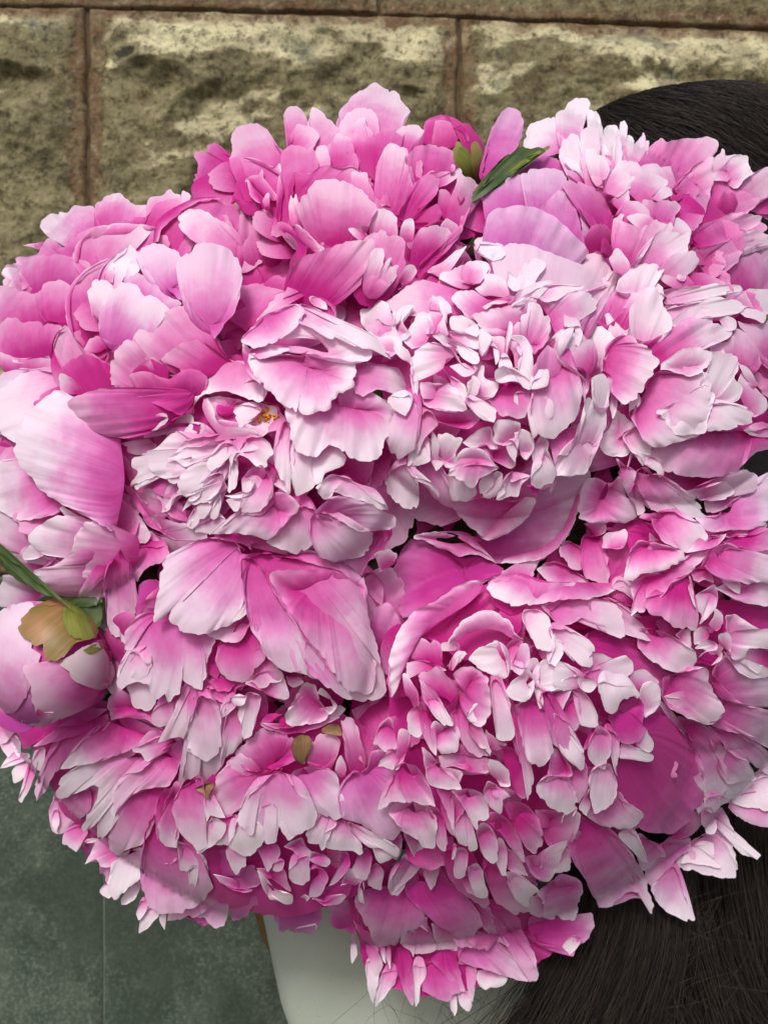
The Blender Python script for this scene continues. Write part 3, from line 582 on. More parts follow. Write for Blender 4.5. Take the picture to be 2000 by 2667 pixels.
X t.3 w.3 z-6 : 700,1400 : 240,1700 300,1500 400,1200 600,1200 900,1500 900,1700
@ 0 1380 560
K t.1 w.8 z-6 : 250,500 : 0,600 -40,500 0,430 30,340 80,360 200,400 330,480 300,560 120,580 40,590
K t.2 w.8 z-3 : 300,240 : 80,210 140,170 200,120 300,160 440,190 400,260 300,310 220,330 130,260
K t-.3 w1 z5 : 300,180 : 170,200 180,160 240,110 300,150 340,190 260,230 180,230
K t.2 w.8 h.1 z9 c22 : 900,60 800,440 640,640 : 620,-20 570,60 565,120 520,200 420,270 300,300 255,330 260,370 330,430 440,510 540,580 640,640 760,580 810,420
K t.1 w.4 z11 c14 : 800,300 : 560,560 700,470 800,380 810,500 720,610 640,640
K t-.2 w1 z13 : 420,300 : 255,350 260,310 300,300 400,290 440,310 400,330 330,360
K t0 w.9 z6 : 700,560 : 870,830 780,760 765,640 780,570 830,600 860,760
K t.2 w.8 h.1 z16 c16 : 930,150 870,230 : 970,890 940,860 930,830 860,810 830,700 810,560 805,430 840,280 930,150 1000,300 1045,400 1060,520 1045,660 1010,740
# D = drooping peony lower left of centre
D t.4 h.6 w.1 z-16 : 1200,500 : 1050,700 1060,450 1100,400 1200,380 1240,480
D t.3 w.3 z-14 : 1100,60 : 920,140 1300,140 1240,260 1100,320 1050,420 970,240
D t.2 w.3 z-20 d-30 : 900,1000 : 760,760 900,820 960,920 1000,1100 900,1300 800,1200
D t.1 h.2 w.9 z4 c14 : 1400,700 1300,660 : 960,930 970,800 1030,700 1140,580 1400,600 1650,780 1650,880 1610,1000 1580,1150 1560,1240 1500,1230 1430,1190 1400,1130 1380,1190 1390,1270 1350,1290 1300,1350 1275,1270 1230,1310 1190,1320 1150,1250 1140,1200 1085,1190 1000,1190 940,1230 900,1200 920,1100 920,1040 1020,940
D t0 w1 z7 c8 : 1200,900 1060,860 : 1120,1040 1100,1000 1030,940 960,1000 920,1060 900,1190 950,1220 1020,1180 1080,1180 1130,1140 1170,1050
D t-.2 w.7 z-4 : 1080,1180 : 1100,1400 1030,1370 1000,1280 980,1200 1060,1180 1140,1210 1200,1330 1150,1400
D t.3 w.3 z-12 c14 : 1100,1400 980,1360 : 860,1470 830,1380 860,1290 940,1240 1020,1300 1100,1400 1200,1420 1280,1560 1150,1480 1000,1450
D t.2 w.5 z-8 : 1300,1300 : 1230,1530 1180,1500 1180,1400 1300,1330 1380,1300 1340,1420 1300,1510
@ 440 1200 560
O t.2 w.6 z-1 : 700,560 560,500 : 380,590 460,620 540,635 600,660 640,690 640,640 700,640 760,660 900,700 1000,720 1160,780 1240,780 1100,600
O t.2 w.4 z3 : 600,640 : 900,720 980,740 1100,770 1250,780 1160,700 1000,680
O t.1 w.8 z5 : 300,420 : 200,550 230,500 300,460 400,430 460,480 380,560 280,560
O t-.1 w1 z6 : 270,280 : 150,520 190,450 200,380 240,400 230,480 180,525
O t-.1 w1 z8 : 330,280 : 230,450 215,350 300,300 350,290 320,380 270,450
O t0 w1 z9 : 380,250 : 340,470 315,430 350,350 400,280 400,370 370,450
O t0 w1 z12 : 380,150 400,80 : 160,330 150,300 240,220 300,130 400,100 405,200 340,280 240,330 200,345
O t-.3 w1 z14 : 220,260 : 150,320 170,280 250,210 240,270 200,310
O t.1 w.8 z14 c16 : 740,340 880,280 : 300,575 420,500 560,430 720,420 780,300 830,240 920,260 1010,350 930,460 860,530 800,590 740,610 640,570 520,565 400,570
O t.1 w.7 z10 c10 : 1000,340 : 740,640 860,540 950,440 1020,350 1120,380 1180,560 1130,620 1060,700 960,710 830,670
O t.2 w.5 z16 c10 : 740,60 700,160 : 560,390 560,270 560,150 620,80 720,40 800,200 780,300 700,390 620,400
O t-.3 w1 z20 : 640,160 : 590,250 560,200 590,150 620,130 640,200 630,240
O t-.4 w1 z21 : 560,300 : 500,390 460,340 430,300 500,300 560,290 545,350 530,390
O t-.1 w1 z20 : 620,250 : 430,270 500,260 560,240 600,250 550,290 500,290
O t.1 w.8 z12 : 840,160 : 930,260 850,210 750,140 830,110 930,180
O t-.2 w1 z30 c8 : 1330,110 1500,200 : 1120,220 1160,260 1200,300 1260,270 1270,240 1340,260 1440,300 1500,310 1660,390 1700,370 1590,300 1400,150 1270,100 1200,140
O t.3 w.6 z22 c10 : 1640,560 1580,600 : 1230,770 1300,830 1340,860 1370,920 1430,945 1480,900 1540,780 1600,740 1660,690 1720,560 1700,460
O t.2 w.7 z25 c-8 : 1560,600 : 1240,770 1330,810 1440,790 1600,700 1690,600 1690,560
O t-.1 h.1 w.4 z28 c18 : 1120,400 1120,420 : 1160,740 1100,600 1090,480 1120,400 1250,420 1450,540 1575,550 1570,640 1500,730 1400,770 1250,780
O t0 h.1 w.4 z31 c14 : 1120,410 1480,430 : 1120,400 1200,330 1300,265 1480,300 1660,390 1740,440 1740,520 1600,540 1480,540 1340,490 1200,430
O t.3 w.8 z26 : 1680,800 : 1630,860 1600,760 1580,720 1660,680 1760,720 1700,800
# D drooping big petals
D t.1 w.4 z-8 c-12 : 1500,900 : 1480,1000 1500,880 1560,870 1640,920 1660,1020 1640,1150 1600,1400 1560,1500
D t.3 w.2 z-10 : 1640,1200 : 1520,1000 1640,1150 1800,1400 1800,1700 1640,1700 1560,1500
D t.1 h.3 w.9 z14 c24 d-20 : 480,640 600,700 : -120,1250 -120,1170 -80,1000 -40,760 100,660 300,600 500,630 560,720 580,1000 600,1150 540,1220 480,1260 380,1300 270,1350 100,1320 0,1240 0,1160 70,1130 0,1150 -60,1230
D t-.2 w1 z16 : 590,1060 : 480,1260 550,1150 590,1040 605,1170 550,1230
D t.2 w.6 z8 : 560,1220 : 380,1380 300,1340 480,1260 600,1180 620,1280 540,1400 430,1400
D t.3 w.7 z6 c10 : 600,1300 500,1380 : 400,1640 360,1560 365,1450 400,1400 480,1380 540,1200 640,1220 760,1500 700,1580 600,1700 480,1700
D t.6 w0 z-6 : 400,1500 : 280,1660 330,1480 380,1400 440,1410 380,1700
D t.2 w.6 z2 : 700,1560 : 560,1700 640,1500 700,1450 860,1600 880,1700 700,1760
@ 0 1380 560
D t.2 w.9 z2 c10 : 1560,1100 : 1380,1240 1400,1260 1350,1350 1340,1480 1300,1560 1220,1640 1300,1620 1400,1600 1410,1640 1440,1560 1500,1400 1540,1240
D t0 w.7 z6 : 1540,1300 : 1440,1700 1450,1500 1500,1380 1540,1280 1640,1320 1700,1400 1700,1700 1600,1800
@ 440 1200 560
D t.1 h.1 w.9 z20 c26 d-20 : 900,740 700,720 : 1040,1640 900,1620 800,1560 740,1500 690,1400 640,1300 605,1180 600,1080 570,900 545,800 560,730 700,710 1000,760 1340,860 1440,940 1500,900 1520,1000 1540,1200 1620,1500 1680,1780 1600,1850 1480,1860 1360,1800
D t0 w.9 h.3 z25 c14 : 720,860 600,760 : 1080,1660 900,1620 780,1540 700,1410 640,1300 600,1170 590,1040 560,880 560,760 680,760 780,960 860,1100 920,1190 1000,1300 1050,1400 1050,1540
D t.1 w.9 h.2 z28 c10 : 920,1190 1050,1380 : 1060,1400 1110,1440 1160,1500 1240,1620 1300,1700 1420,1840 1340,1820 1200,1740 1080,1640 1060,1520
D t.1 w.5 z26 c12 : 1340,1000 1100,1000 : 1160,1480 1060,1360 940,1180 820,1000 800,860 1200,840 1480,940 1520,1100 1560,1350 1600,1600 1560,1800 1400,1780 1260,1640
@ 960 1160 560
# space under C: cup sepals
C t.3 h.1 w.3 z10 : 360,0 : 640,490 560,460 440,330 340,200 320,130 430,130 560,200 630,290 650,420
C t-.1 w.9 z22 c8 : 290,160 : 330,500 260,480 170,400 120,320 130,250 200,180 300,150 350,250 390,360 390,440 370,500
C t-.1 w1 z24 : 330,180 : 550,420 520,350 440,300 370,270 340,240 420,260 500,290 540,360
C t0 w.9 z14 : 700,180 : 640,430 620,300 620,200 700,240 820,330 840,380 760,440
C t0 w1 z24 : 820,130 : 610,230 640,195 700,180 800,150 900,150 1000,180 940,210 860,250 840,300 800,330 740,310 700,260
C t0 w.8 z18 : 940,220 : 860,370 850,300 880,240 960,200 960,300 900,370
C t0 w.8 z17 : 960,300 : 880,400 920,330 980,200 1030,220 1030,310 980,400 940,420
C t0 w.8 z19 : 1120,240 : 980,420 1050,370 1040,280 1110,190 1090,280 1160,260 1260,230 1180,300 1150,390 1050,420
C t-.2 w1 z25 : 1340,120 : 1340,340 1260,310 1260,230 1330,150 1360,20 1420,120 1450,200 1420,290
C t.1 w.9 z20 : 1360,240 : 1290,430 1300,360 1400,260 1440,300 1400,370
C t.7 w.5 z22 : 1230,320 : 1180,380 1180,300 1240,320 1320,330 1280,390
# cup petals beneath C
C t.3 h.2 w.6 z-4 c-16 d-6 : 1100,560 900,700 : 360,700 420,680 560,670 700,700 780,740 900,860 1000,915 1200,900 1330,880 1450,790 1540,690 1600,560 1650,380 1700,200 1400,100 1200,200
C w1 t0 z0 : 900,740 560,760 500,690 : 990,915 880,870 800,840 700,860 620,820 520,790 430,740 340,710 400,680 560,670 700,720 860,810
C w.9 t0 z0 : 1100,860 1350,780 1500,640 1560,500 1600,380 : 1020,912 1200,900 1340,875 1460,790 1540,690 1600,560 1650,370
C t.2 w.4 z8 c-12 : 1100,440 900,420 : 920,730 800,650 720,580 640,480 650,430 780,430 900,400 1100,420 1290,400 1280,460 1150,600
C t-.1 w1 z12 c10 : 1180,420 1050,530 940,640 860,700 : 1280,400 1290,430 1240,540 1160,620 1060,690 930,735 880,720
C t.1 w.5 z14 c12 : 1500,-60 : 1530,260 1470,240 1440,160 1460,80 1500,60 1560,0 1700,-40 1740,40 1620,230
# Bg petals between C and B
B t.4 h.5 w.1 z-30 c14 : 560,560 : 360,700 380,500 440,480 520,560 600,680
B t.4 h.3 w.1 z-18 c30 : 800,1000 700,1100 : 260,1340 190,1150 180,960 230,840 340,720 460,740 600,820 740,860 860,850 1000,920 1050,960 920,1040 780,1080 500,1200
B t.3 w.6 z-14 : 1150,1020 : 920,1040 1000,980 1060,960 1140,910 1240,890 1330,880 1260,960 1280,1000 1200,1060
B t.1 w.8 z-12 : 1500,980 : 1290,950 1400,890 1500,910 1600,980 1700,1060 1500,1080 1380,1050
@ 1440 1160 560
B t.3 w.4 z-6 : 170,800 : 60,860 50,770 90,735 160,760 240,830 250,940 180,965 110,930
B t.3 w.5 z0 : 300,760 : 420,1080 300,1060 240,1000 210,850 220,720 260,680 290,710 370,710 390,830 430,860 420,940 440,980 445,1060
N t.2 w.5 z-6 : 480,760 : 380,790 390,680 480,660 560,645 580,700 540,790 460,800
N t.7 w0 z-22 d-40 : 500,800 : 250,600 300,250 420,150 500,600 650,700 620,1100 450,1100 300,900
N t.4 w.1 z-14 : 700,700 : 380,640 500,600 650,570 800,620 900,760 700,760 600,860 560,700
N t.2 w.4 z-10 : 320,660 : 230,600 400,600 400,680 300,700
# X lower flap
X t.1 w.5 z8 c14 : 400,420 350,420 : 190,560 210,400 240,280 300,250 360,260 420,290 470,280 510,240 540,290 570,400 620,430 650,560 500,600 300,600
X t.2 w.7 z10 : 540,200 : 580,400 550,300 520,180 490,100 560,160 640,200 620,300 600,400
X t.1 w.8 z12 : 640,300 : 650,540 630,450 580,390 600,350 650,250 640,340 700,400 750,460 745,490 700,460 640,400 710,500 700,530
X t0 w1 z13 : 760,120 : 700,150 680,60 780,90 860,180 860,220 820,250 800,200
X t0 w.8 z14 c14 : 760,240 640,200 : 760,500 680,380 640,300 650,200 720,170 760,220 860,240 960,290 1000,350 1080,400 1150,470 1160,530 1190,560 1080,555 1020,560 960,520 860,520
N t.1 w.8 z10 c12 : 900,540 740,500 : 660,560 760,570 780,650 860,740 960,790 1020,830 1100,810 1195,700 1180,650 1120,600 1020,560 940,515 800,520 700,520
X t.2 w.5 z5 c8 : 1200,340 : 1160,300 1300,230 1440,190 1530,190 1590,260 1560,350 1500,375 1380,390
X t-.1 w.8 z8 : 1200,360 : 1010,350 1120,330 1260,300 1320,280 1370,310 1400,360 1340,410 1250,430 1180,420 1140,430
X t.3 w.3 z2 : 1300,420 : 1160,430 1300,420 1400,390 1340,480 1250,520 1180,520
N t.1 h.2 w.6 z2 c18 : 1400,480 1300,560 : 1100,560 1240,560 1300,490 1450,390 1600,290 1700,200 1740,400 1740,540 1560,640 1400,660 1240,670 1150,640
N t.2 w.7 z-2 : 1400,680 : 1190,700 1260,690 1400,660 1560,630 1660,600 1640,640 1500,700 1350,710
N t.2 w.5 z4 c10 : 1500,700 1400,700 : 1300,750 1400,700 1560,690 1700,640 1740,700 1740,800 1600,820 1440,790
N t.2 w.9 z14 c14 : 800,820 660,780 : 530,1065 570,1000 570,880 600,800 660,735 760,750 900,780 1000,820 1020,880 980,910 880,960 800,985 700,1000 640,1020 610,1050 570,1060
N t.1 w1 z17 : 1200,740 : 1020,830 1140,780 1220,720 1340,680 1340,700 1250,780 1100,820
N t.1 w.8 z8 c14 : 900,980 700,1020 : 600,1320 620,1200 600,1060 700,1000 860,960 980,900 1100,820 1190,820 1150,880 1060,980 1000,1020 960,1030 900,1080 850,1150 820,1180 720,1190 720,1280 660,1300
N t.3 w.8 z12 c18 : 1040,1000 900,1120 : 1100,1430 1060,1420 940,1400 880,1360 840,1320 770,1310 715,1250 720,1180 860,1150 900,1090 960,1030 1050,1000 1070,1100 1090,1220 1120,1330 1120,1380
N w1 t-.2 z15 : 1060,1100 : 1110,1270 1080,1220 1055,1060 1050,1000 1075,1060 1085,1180
N t.3 w.7 z4 : 1150,960 : 1060,960 1200,960 1240,1060 1200,1050 1160,1040 1120,1060 1080,1040
N t.1 w.8 z18 c18 : 1300,860 1200,860 : 1060,960 1140,920 1200,820 1330,760 1460,800 1600,830 1740,900 1740,1070 1600,1060 1560,1065 1500,1080 1440,1060 1340,1050 1240,1000 1160,930
N t-.1 w1 z8 : 1400,1040 : 1440,1150 1380,1120 1300,1040 1440,1070 1450,1120
N t.1 w.6 z6 c12 : 1500,1120 1400,1080 : 1240,1100 1340,1070 1500,1080 1700,1070 1740,1240 1640,1240 1500,1220 1380,1180
N t.1 w.8 z4 c10 : 1200,1180 : 1120,1400 1150,1320 1080,1240 1100,1160 1180,1100 1240,1070 1270,1130 1260,1240 1200,1330
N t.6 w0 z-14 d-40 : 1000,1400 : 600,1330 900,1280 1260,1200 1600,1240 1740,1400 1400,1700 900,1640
N t.2 w.9 z2 c14 : 860,1500 700,1440 : 640,1430 720,1410 860,1440 960,1500 1100,1600 1110,1640 1100,1680 1000,1760 800,1700 660,1560
N t.1 w.7 z6 : 1000,1480 : 940,1460 1000,1420 1060,1430 1070,1540 1050,1580 1000,1520
N t.1 w.8 z9 : 1180,1460 : 1090,1540 1080,1440 1140,1400 1200,1410 1200,1480 1140,1530
N t-.2 w1 z13 : 1220,1540 : 1090,1570 1140,1520 1200,1500 1270,1540 1260,1580 1200,1590 1150,1570
N t0 w.9 z11 : 1260,1400 : 1200,1380 1240,1320 1250,1260 1310,1310 1300,1400 1260,1440
N t-.2 w1 z15 : 1240,1620 : 1120,1640 1160,1600 1240,1590 1310,1600 1290,1660 1220,1700
N t0 w1 z14 : 1320,1540 : 1350,1440 1380,1500 1370,1600 1340,1560 1280,1460
N t0 w1 z10 c12 : 1360,1440 1330,1520 : 1330,1360 1350,1310 1440,1320 1560,1400 1740,1440 1740,1580 1600,1570 1520,1580 1480,1640 1400,1660 1350,1600
N t.3 w.5 z4 : 1660,1660 : 1470,1640 1520,1570 1600,1580 1740,1600 1740,1760 1560,1760
@ 960 1480 560
# B = big lower peony
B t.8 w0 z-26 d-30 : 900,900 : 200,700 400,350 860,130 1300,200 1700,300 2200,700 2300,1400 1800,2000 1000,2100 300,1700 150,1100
D t.3 h.3 w.3 z-4 : 80,700 : 0,1080 -20,600 60,300 160,280 250,430 200,560 150,760 140,1000
B t.2 w.7 z-4 : 300,900 : 160,1000 140,860 180,640 260,440 330,560 280,740 230,860 200,940
B t.1 h.1 w.9 z10 c14 : 240,640 400,520 560,400 760,280 860,180 880,140 : 170,1000 160,700 240,480 340,340 520,250 640,170 780,95 900,85 940,92
B w.9 t0 z8 : 300,560 240,700 190,960 : 170,980 150,840 190,600 260,440 330,420
B t.1 h.1 w1 z12 c10 : 1080,60 1180,40 1380,100 1700,110 1920,115 : 905,150 980,230 1080,285 1250,290 1380,270 1480,250 1640,240 1700,240 1800,215 1960,140
B t.2 w.6 z9 : 1120,280 1240,280 : 920,110 960,90 1080,90 1100,60 1160,40 1250,90 1380,110 1600,110
B t-.3 w1 z14 : 1940,100 : 1880,150 1920,100 1980,110 2090,160 2000,130 2060,180 2140,270 2150,310 2080,280 1980,190
B t.1 h.1 w.8 z8 c12 : 1500,300 : 1330,290 1480,250 1640,240 1800,240 1900,280 1960,360 1980,520 1940,540 1840,460 1740,400 1640,380 1560,440 1450,420 1400,370
B t.1 w.9 z9 c12 : 1850,300 : 1690,260 1740,230 1860,240 1960,280 2060,370 2180,430 2260,540 2300,620 2180,570 2060,540 1940,500 1800,490 1740,420
B t.4 h.1 w.3 z2 c-12 : 1750,620 : 1700,640 1700,500 1800,470 1900,500 2100,560 2260,640 2400,760 2440,880 2200,900 1960,820 1860,740
B t.1 w.9 z6 c8 : 2050,560 2200,620 : 1940,490 2060,530 2200,560 2280,640 2400,740 2520,860 2530,880 2440,870 2340,760 2240,660
# inside top
B t.6 w.1 z-10 : 700,560 : 420,520 560,410 760,280 880,180 1000,230 1080,290 1200,310 1180,600 1000,700 700,700
B t0 h.1 w.9 z12 c10 : 680,560 780,500 920,470 1020,490 1080,530 1150,560 : 605,600 620,540 700,430 780,370 860,330 960,330 1050,380 1110,430 1120,490 1160,540 1190,550
B t.5 w.3 z0 : 1100,500 : 1000,340 1040,300 1130,300 1180,340 1170,480 1130,540
B t.1 w.8 z4 : 680,640 : 560,640 560,580 610,570 690,570 680,650 620,740 600,760
B t.2 w.6 z2 : 500,700 : 280,640 300,580 400,530 480,580 500,550 560,590 560,700 600,780
B t.3 w.5 z5 : 460,760 : 280,730 400,720 500,740 600,790 440,800 300,860
B t0 w.9 z8 : 640,760 : 630,790 640,700 690,640 740,640 760,670 710,660 680,740 650,790
B t-.3 w1 z14 : 1040,700 : 770,710 840,620 960,570 1000,560 1030,640 1060,720 1070,860 960,830 880,790
B t.3 w.6 z13 : 1060,780 : 960,560 1000,560 1040,660 1070,860 1000,840
B t.1 w.7 z8 : 1120,640 : 1060,700 1070,580 1130,540 1180,560 1200,620 1240,660 1230,740 1170,830 1090,780
B t0 h.3 w.6 z11 : 1150,720 : 1100,740 1170,590 1220,580 1240,640 1240,720 1200,780
B t-.3 w1 z18 : 1260,380 : 1290,620 1240,520 1210,450 1190,400 1190,320 1230,310 1310,330 1380,370 1410,440 1420,560 1410,640 1340,640
B t-.3 w1 z20 : 1400,640 : 1380,740 1440,600 1430,500 1500,580 1500,660 1440,760
B t-.1 w1 z19 : 1440,480 : 1420,580 1410,480 1470,475 1560,490 1680,540 1740,600 1740,680 1720,760 1660,760 1600,730 1540,680 1510,580
B t.2 w1 z8 : 1300,620 : 1240,690 1240,620 1300,600 1420,610 1420,690 1400,760
B t-.4 w1 z18 : 1320,860 : 1320,900 1320,760 1350,700 1400,700 1540,740 1610,830 1540,850 1500,900 1430,950 1360,930
B t-.1 w.9 z15 : 1300,800 : 1210,780 1230,700 1300,700 1320,800 1320,900 1300,930
B t-.4 w1 z22 c10 : 1200,900 1240,840 : 1050,950 1100,880 1180,820 1220,760 1270,830 1280,900 1270,970 1210,1030 1120,1020 1070,980
B t-.3 w1 z20 : 1310,940 : 1320,1090 1300,1040 1280,930 1330,930 1350,1030 1340,1080
# left swirl
B t.5 w.3 z0 : 560,1100 : 400,1000 500,860 640,860 700,950 640,1040 600,1080 500,1160 440,1150
B t.3 w.8 z12 c-8 : 620,1000 : 375,830 440,790 520,755 560,780 640,860 690,940 640,1040 590,1080
B t.1 w.9 z15 : 420,900 520,1040 560,1100 : 380,840 420,870 520,960 560,1020 600,1130 650,1190 650,1220 590,1220 500,1140 430,1020 400,900
B t.1 w.9 z11 : 330,1000 : 270,900 260,820 290,810 330,870 380,960 390,1060 350,1080
B t.1 w.9 z13 c10 : 420,1180 390,1080 : 390,1310 320,1290 295,1200 300,1120 360,1060 400,1060 440,1240
B t.2 w.9 z16 : 480,1200 440,1100 : 520,1450 490,1420 420,1300 390,1120 390,1030 430,1040 460,1180 480,1300 530,1410
B t.1 w.7 z10 c12 : 600,1240 520,1300 : 480,1340 460,1260 500,1180 560,1200 580,1230 680,1220 710,1300 680,1420 560,1450
B t.3 w.5 z4 : 720,1100 : 600,1100 700,940 780,1060 760,1180 860,1300 940,1450 800,1450 680,1300
B t.1 w.9 z13 c14 : 760,1000 720,880 : 640,820 700,770 800,755 880,800 920,860 930,1000 940,1130 890,1200 870,1230 790,1200 760,1140 800,1060 740,960
B t-.2 w1 z15 : 900,1000 : 760,1150 860,1040 920,920 935,1130 890,1190 870,1230 790,1190
B t0 w.9 z12 : 800,1250 : 940,1460 940,1400 860,1390 830,1310 770,1210 765,1170 840,1200 900,1280 940,1400
B t-.1 w.9 z17 c10 : 980,870 : 990,1310 980,1200 970,1100 945,970 960,870 990,860 1030,940 1090,1040 1100,1140 1130,1250 1100,1330 1030,1335
B t.5 w.2 z4 : 1000,800 : 860,790 980,850 1080,860 1060,960 1140,1100 1100,1200 960,900
B t.1 w.8 z6 : 940,1380 : 940,1390 940,1350 900,1240 1000,1330 1070,1360 1010,1395
B t.2 w.6 z3 c10 : 760,1500 : 530,1450 700,1430 860,1470 920,1470 940,1560 900,1590 800,1580 640,1530 560,1540
B t.1 w1 z15 : 1140,1200 : 1160,1460 1130,1400 1110,1290 1130,1240 1150,1300 1150,1400 1230,1530 1270,1600 1270,1690 1220,1800 1220,1640
# hanging right tongues
B t.2 w.9 h.1 z20 c14 : 1280,1060 1230,1020 : 1220,1480 1180,1330 1155,1180 1160,1060 1300,1020 1400,1200 1430,1400 1400,1480 1340,1530 1260,1525
B t.2 w.7 h.2 z19 c14 : 1380,1000 : 1420,1350 1380,1180 1330,1060 1340,960 1420,980 1440,1100 1540,1200 1600,1330 1660,1400 1660,1560 1560,1500 1480,1420
B t-.4 w1 z22 c6 : 1460,1140 1440,1260 : 1430,1120 1540,1200 1620,1330 1660,1420 1660,1570 1590,1530 1500,1440 1430,1340
B t.1 w.7 z15 : 1460,980 : 1420,980 1440,920 1540,910 1570,940 1520,1040 1480,1120 1430,1080
B t.3 w.5 z12 : 1560,1080 : 1500,1100 1560,1000 1620,1000 1640,1150 1590,1260 1520,1180
@ 1440 1620 560
B t0 w.9 z16 : 200,560 : 220,800 200,740 200,600 140,520 220,540 290,600 340,700 355,800 330,815 260,810
B t0 w1 z20 : 200,440 : 0,540 0,380 50,310 120,350 190,410 120,430 70,500
B t.1 w.9 z18 : 280,400 : 250,410 300,370 380,360 300,320 270,290 320,240 400,250 480,280 560,260 610,300 625,380 580,440 540,480 480,500 360,490 330,460
B t-.4 w1 z22 c8 : 440,420 : 340,480 400,460 480,490 560,500 660,530 680,560 650,600 620,580 530,630 480,700 430,710 390,660 360,560
B t-.2 w1 z24 : 240,480 : 190,470 190,430 220,420 250,440 300,440 340,490 300,540 260,545 210,510
B t.2 w.6 z14 : 680,500 : 580,450 620,390 700,365 750,400 820,470 720,480
B t-.2 w1 z18 c10 : 720,620 : 710,740 690,640 670,560 690,480 760,450 820,490 835,560 830,620 790,690
B t.4 h.2 w.3 z15 c10 : 580,700 500,700 : 420,720 480,690 540,630 620,590 680,600 710,680 690,780 720,830 700,860 650,940 520,930 450,800
B t0 w1 z19 : 660,920 : 640,940 640,880 690,840 720,830 740,870 780,930 770,990 740,1010 680,980
B t-.1 w1 z17 : 560,980 : 510,1060 520,960 540,930 680,990 740,1010 775,1030 770,1070 720,1080 600,1060
B t.4 w.1 z12 : 300,800 : 180,850 220,800 340,810 300,950 220,1000
B t0 h.2 w1 z20 c8 : 380,880 340,840 : 400,1140 330,1120 270,1040 270,960 310,870 350,800 440,860 450,1000
B t.1 w1 z18 : 430,840 : 500,1200 470,1160 430,960 400,840 470,860 510,930 510,1050 490,1140
B t-.3 h.1 w1 z19 c10 : 380,1140 400,1080 : 320,1485 290,1380 280,1250 290,1180 340,1120 440,1100 480,1200 490,1300 470,1400 370,1480
B t0 w1 z17 : 260,1380 : 260,1500 200,1450 220,1380 280,1280 270,1340 250,1420
B t.2 w.5 z10 c12 : 180,1150 100,1100 : 130,1300 140,1100 200,1050 260,1100 270,1270 200,1400
B t0 w.9 h.1 z16 c14 : 80,1230 20,1160 : 100,1490 0,1450 -20,1440 -120,1350 -120,1250 -40,1200 60,1190 130,1210 180,1300 190,1400 170,1450
B t-.2 w1 z14 : 140,1440 : 70,1560 65,1520 100,1490 190,1440 150,1510
B t.2 w.7 z14 : 60,1120 : -60,1250 0,980 60,1000 140,1120 150,1200 0,1200
# big dark round petal
B t.45 h.1 w.1 z4 c-16 d8 : 640,900 560,1000 : 480,1300 500,1060 760,1070 700,800 730,700 800,690 900,750 1000,850 1100,1000 1160,1150 1175,1300 1150,1400 1050,1540 920,1640 820,1640 700,1620 600,1540
B t-.1 w.8 z2 : 1000,900 : 830,640 840,610 900,680 980,760 1060,880 1120,1000 1180,1180 1180,1360 1120,1500 1150,1340 1160,1180 1080,980 960,800
B t.1 w.8 z8 c10 : 400,1400 : 260,1500 340,1480 480,1390 500,1310 560,1370 600,1430 670,1460 700,1500 620,1590 560,1610 400,1590
# N lower
N t.1 w.8 z6 c14 : 960,400 860,560 : 1040,380 1160,355 1200,380 1220,480 1250,560 1330,660 1300,740 1210,795 1100,760 960,710 880,640 840,560 840,430
N t.3 w.5 z4 c10 : 1140,640 : 850,570 1000,600 1160,660 1310,650 1300,740 1210,795 1060,750 920,680
N t.1 w.7 h.1 z0 c14 : 1280,560 1200,450 : 1230,400 1250,340 1320,250 1420,240 1560,380 1660,440 1740,500 1740,640 1620,650 1520,655 1420,600 1340,520
N t-.2 w1 z8 : 1420,300 : 1300,220 1400,260 1480,280 1500,340 1580,400 1620,340 1700,400 1640,430 1560,440 1440,400
N t.2 w.7 z-4 c14 : 1300,700 1200,640 : 1220,790 1320,700 1300,560 1400,600 1500,650 1660,680 1740,800 1740,1000 1660,980 1560,900 1400,860
N t.2 w.5 z-6 c12 : 1400,860 1280,800 : 1190,800 1300,850 1400,860 1560,960 1660,1020 1740,1200 1640,1180 1520,1080 1380,1020 1260,900
N t.1 w.7 z-2 c12 : 1000,800 1060,900 : 960,730 1060,760 1180,800 1260,900 1340,1000 1350,1150 1360,1260 1300,1360 1190,1400 1180,1200 1120,1000
N t.1 w1 z2 c10 : 1300,950 1260,1050 : 1200,900 1300,940 1400,1040 1520,1080 1545,1150 1580,1200 1540,1240 1460,1240 1340,1250 1300,1120
N t0 w1 z-2 : 1400,1200 : 1330,1400 1340,1300 1400,1250 1500,1240 1560,1240 1440,1320 1360,1390
N t.1 w1 z0 : 1240,1320 : 1160,1420 1200,1360 1300,1340 1360,1390 1300,1420 1240,1480 1180,1460
N t0 w1 z2 c10 : 1200,1500 : 1140,1560 1150,1440 1220,1430 1250,1500 1270,1580 1240,1640 1180,1640
N t.3 w.4 z-12 c14 : 1500,1300 1600,1240 : 1330,1430 1370,1370 1500,1330 1740,1300 1760,1500 1760,1600 1640,1590 1500,1550 1400,1480
N t-.3 w1 z-8 c10 : 1560,1240 : 1370,1390 1440,1320 1540,1240 1620,1200 1740,1200 1760,1440 1660,1460 1560,1440 1460,1430
N t.2 w.6 z-14 : 1700,1150 : 1540,1180 1660,1140 1760,1180 1760,1300 1600,1280
@ 1440 2000 560
N t0 w1 z-14 c8 : 1240,380 : 1240,390 1300,310 1330,350 1380,450 1440,530 1510,590 1560,660 1610,670 1575,720 1500,680 1440,660 1390,600 1320,500
N t-.1 w.8 z-20 c16 : 1200,520 1100,560 : 930,770 1000,680 1080,560 1240,480 1300,480 1380,600 1420,740 1420,840 1400,865 1200,840 1060,800
N t-.4 w1 z-16 : 1100,640 : 980,740 1040,620 1140,600 1240,580 1250,700 1300,770 1180,760 1060,740
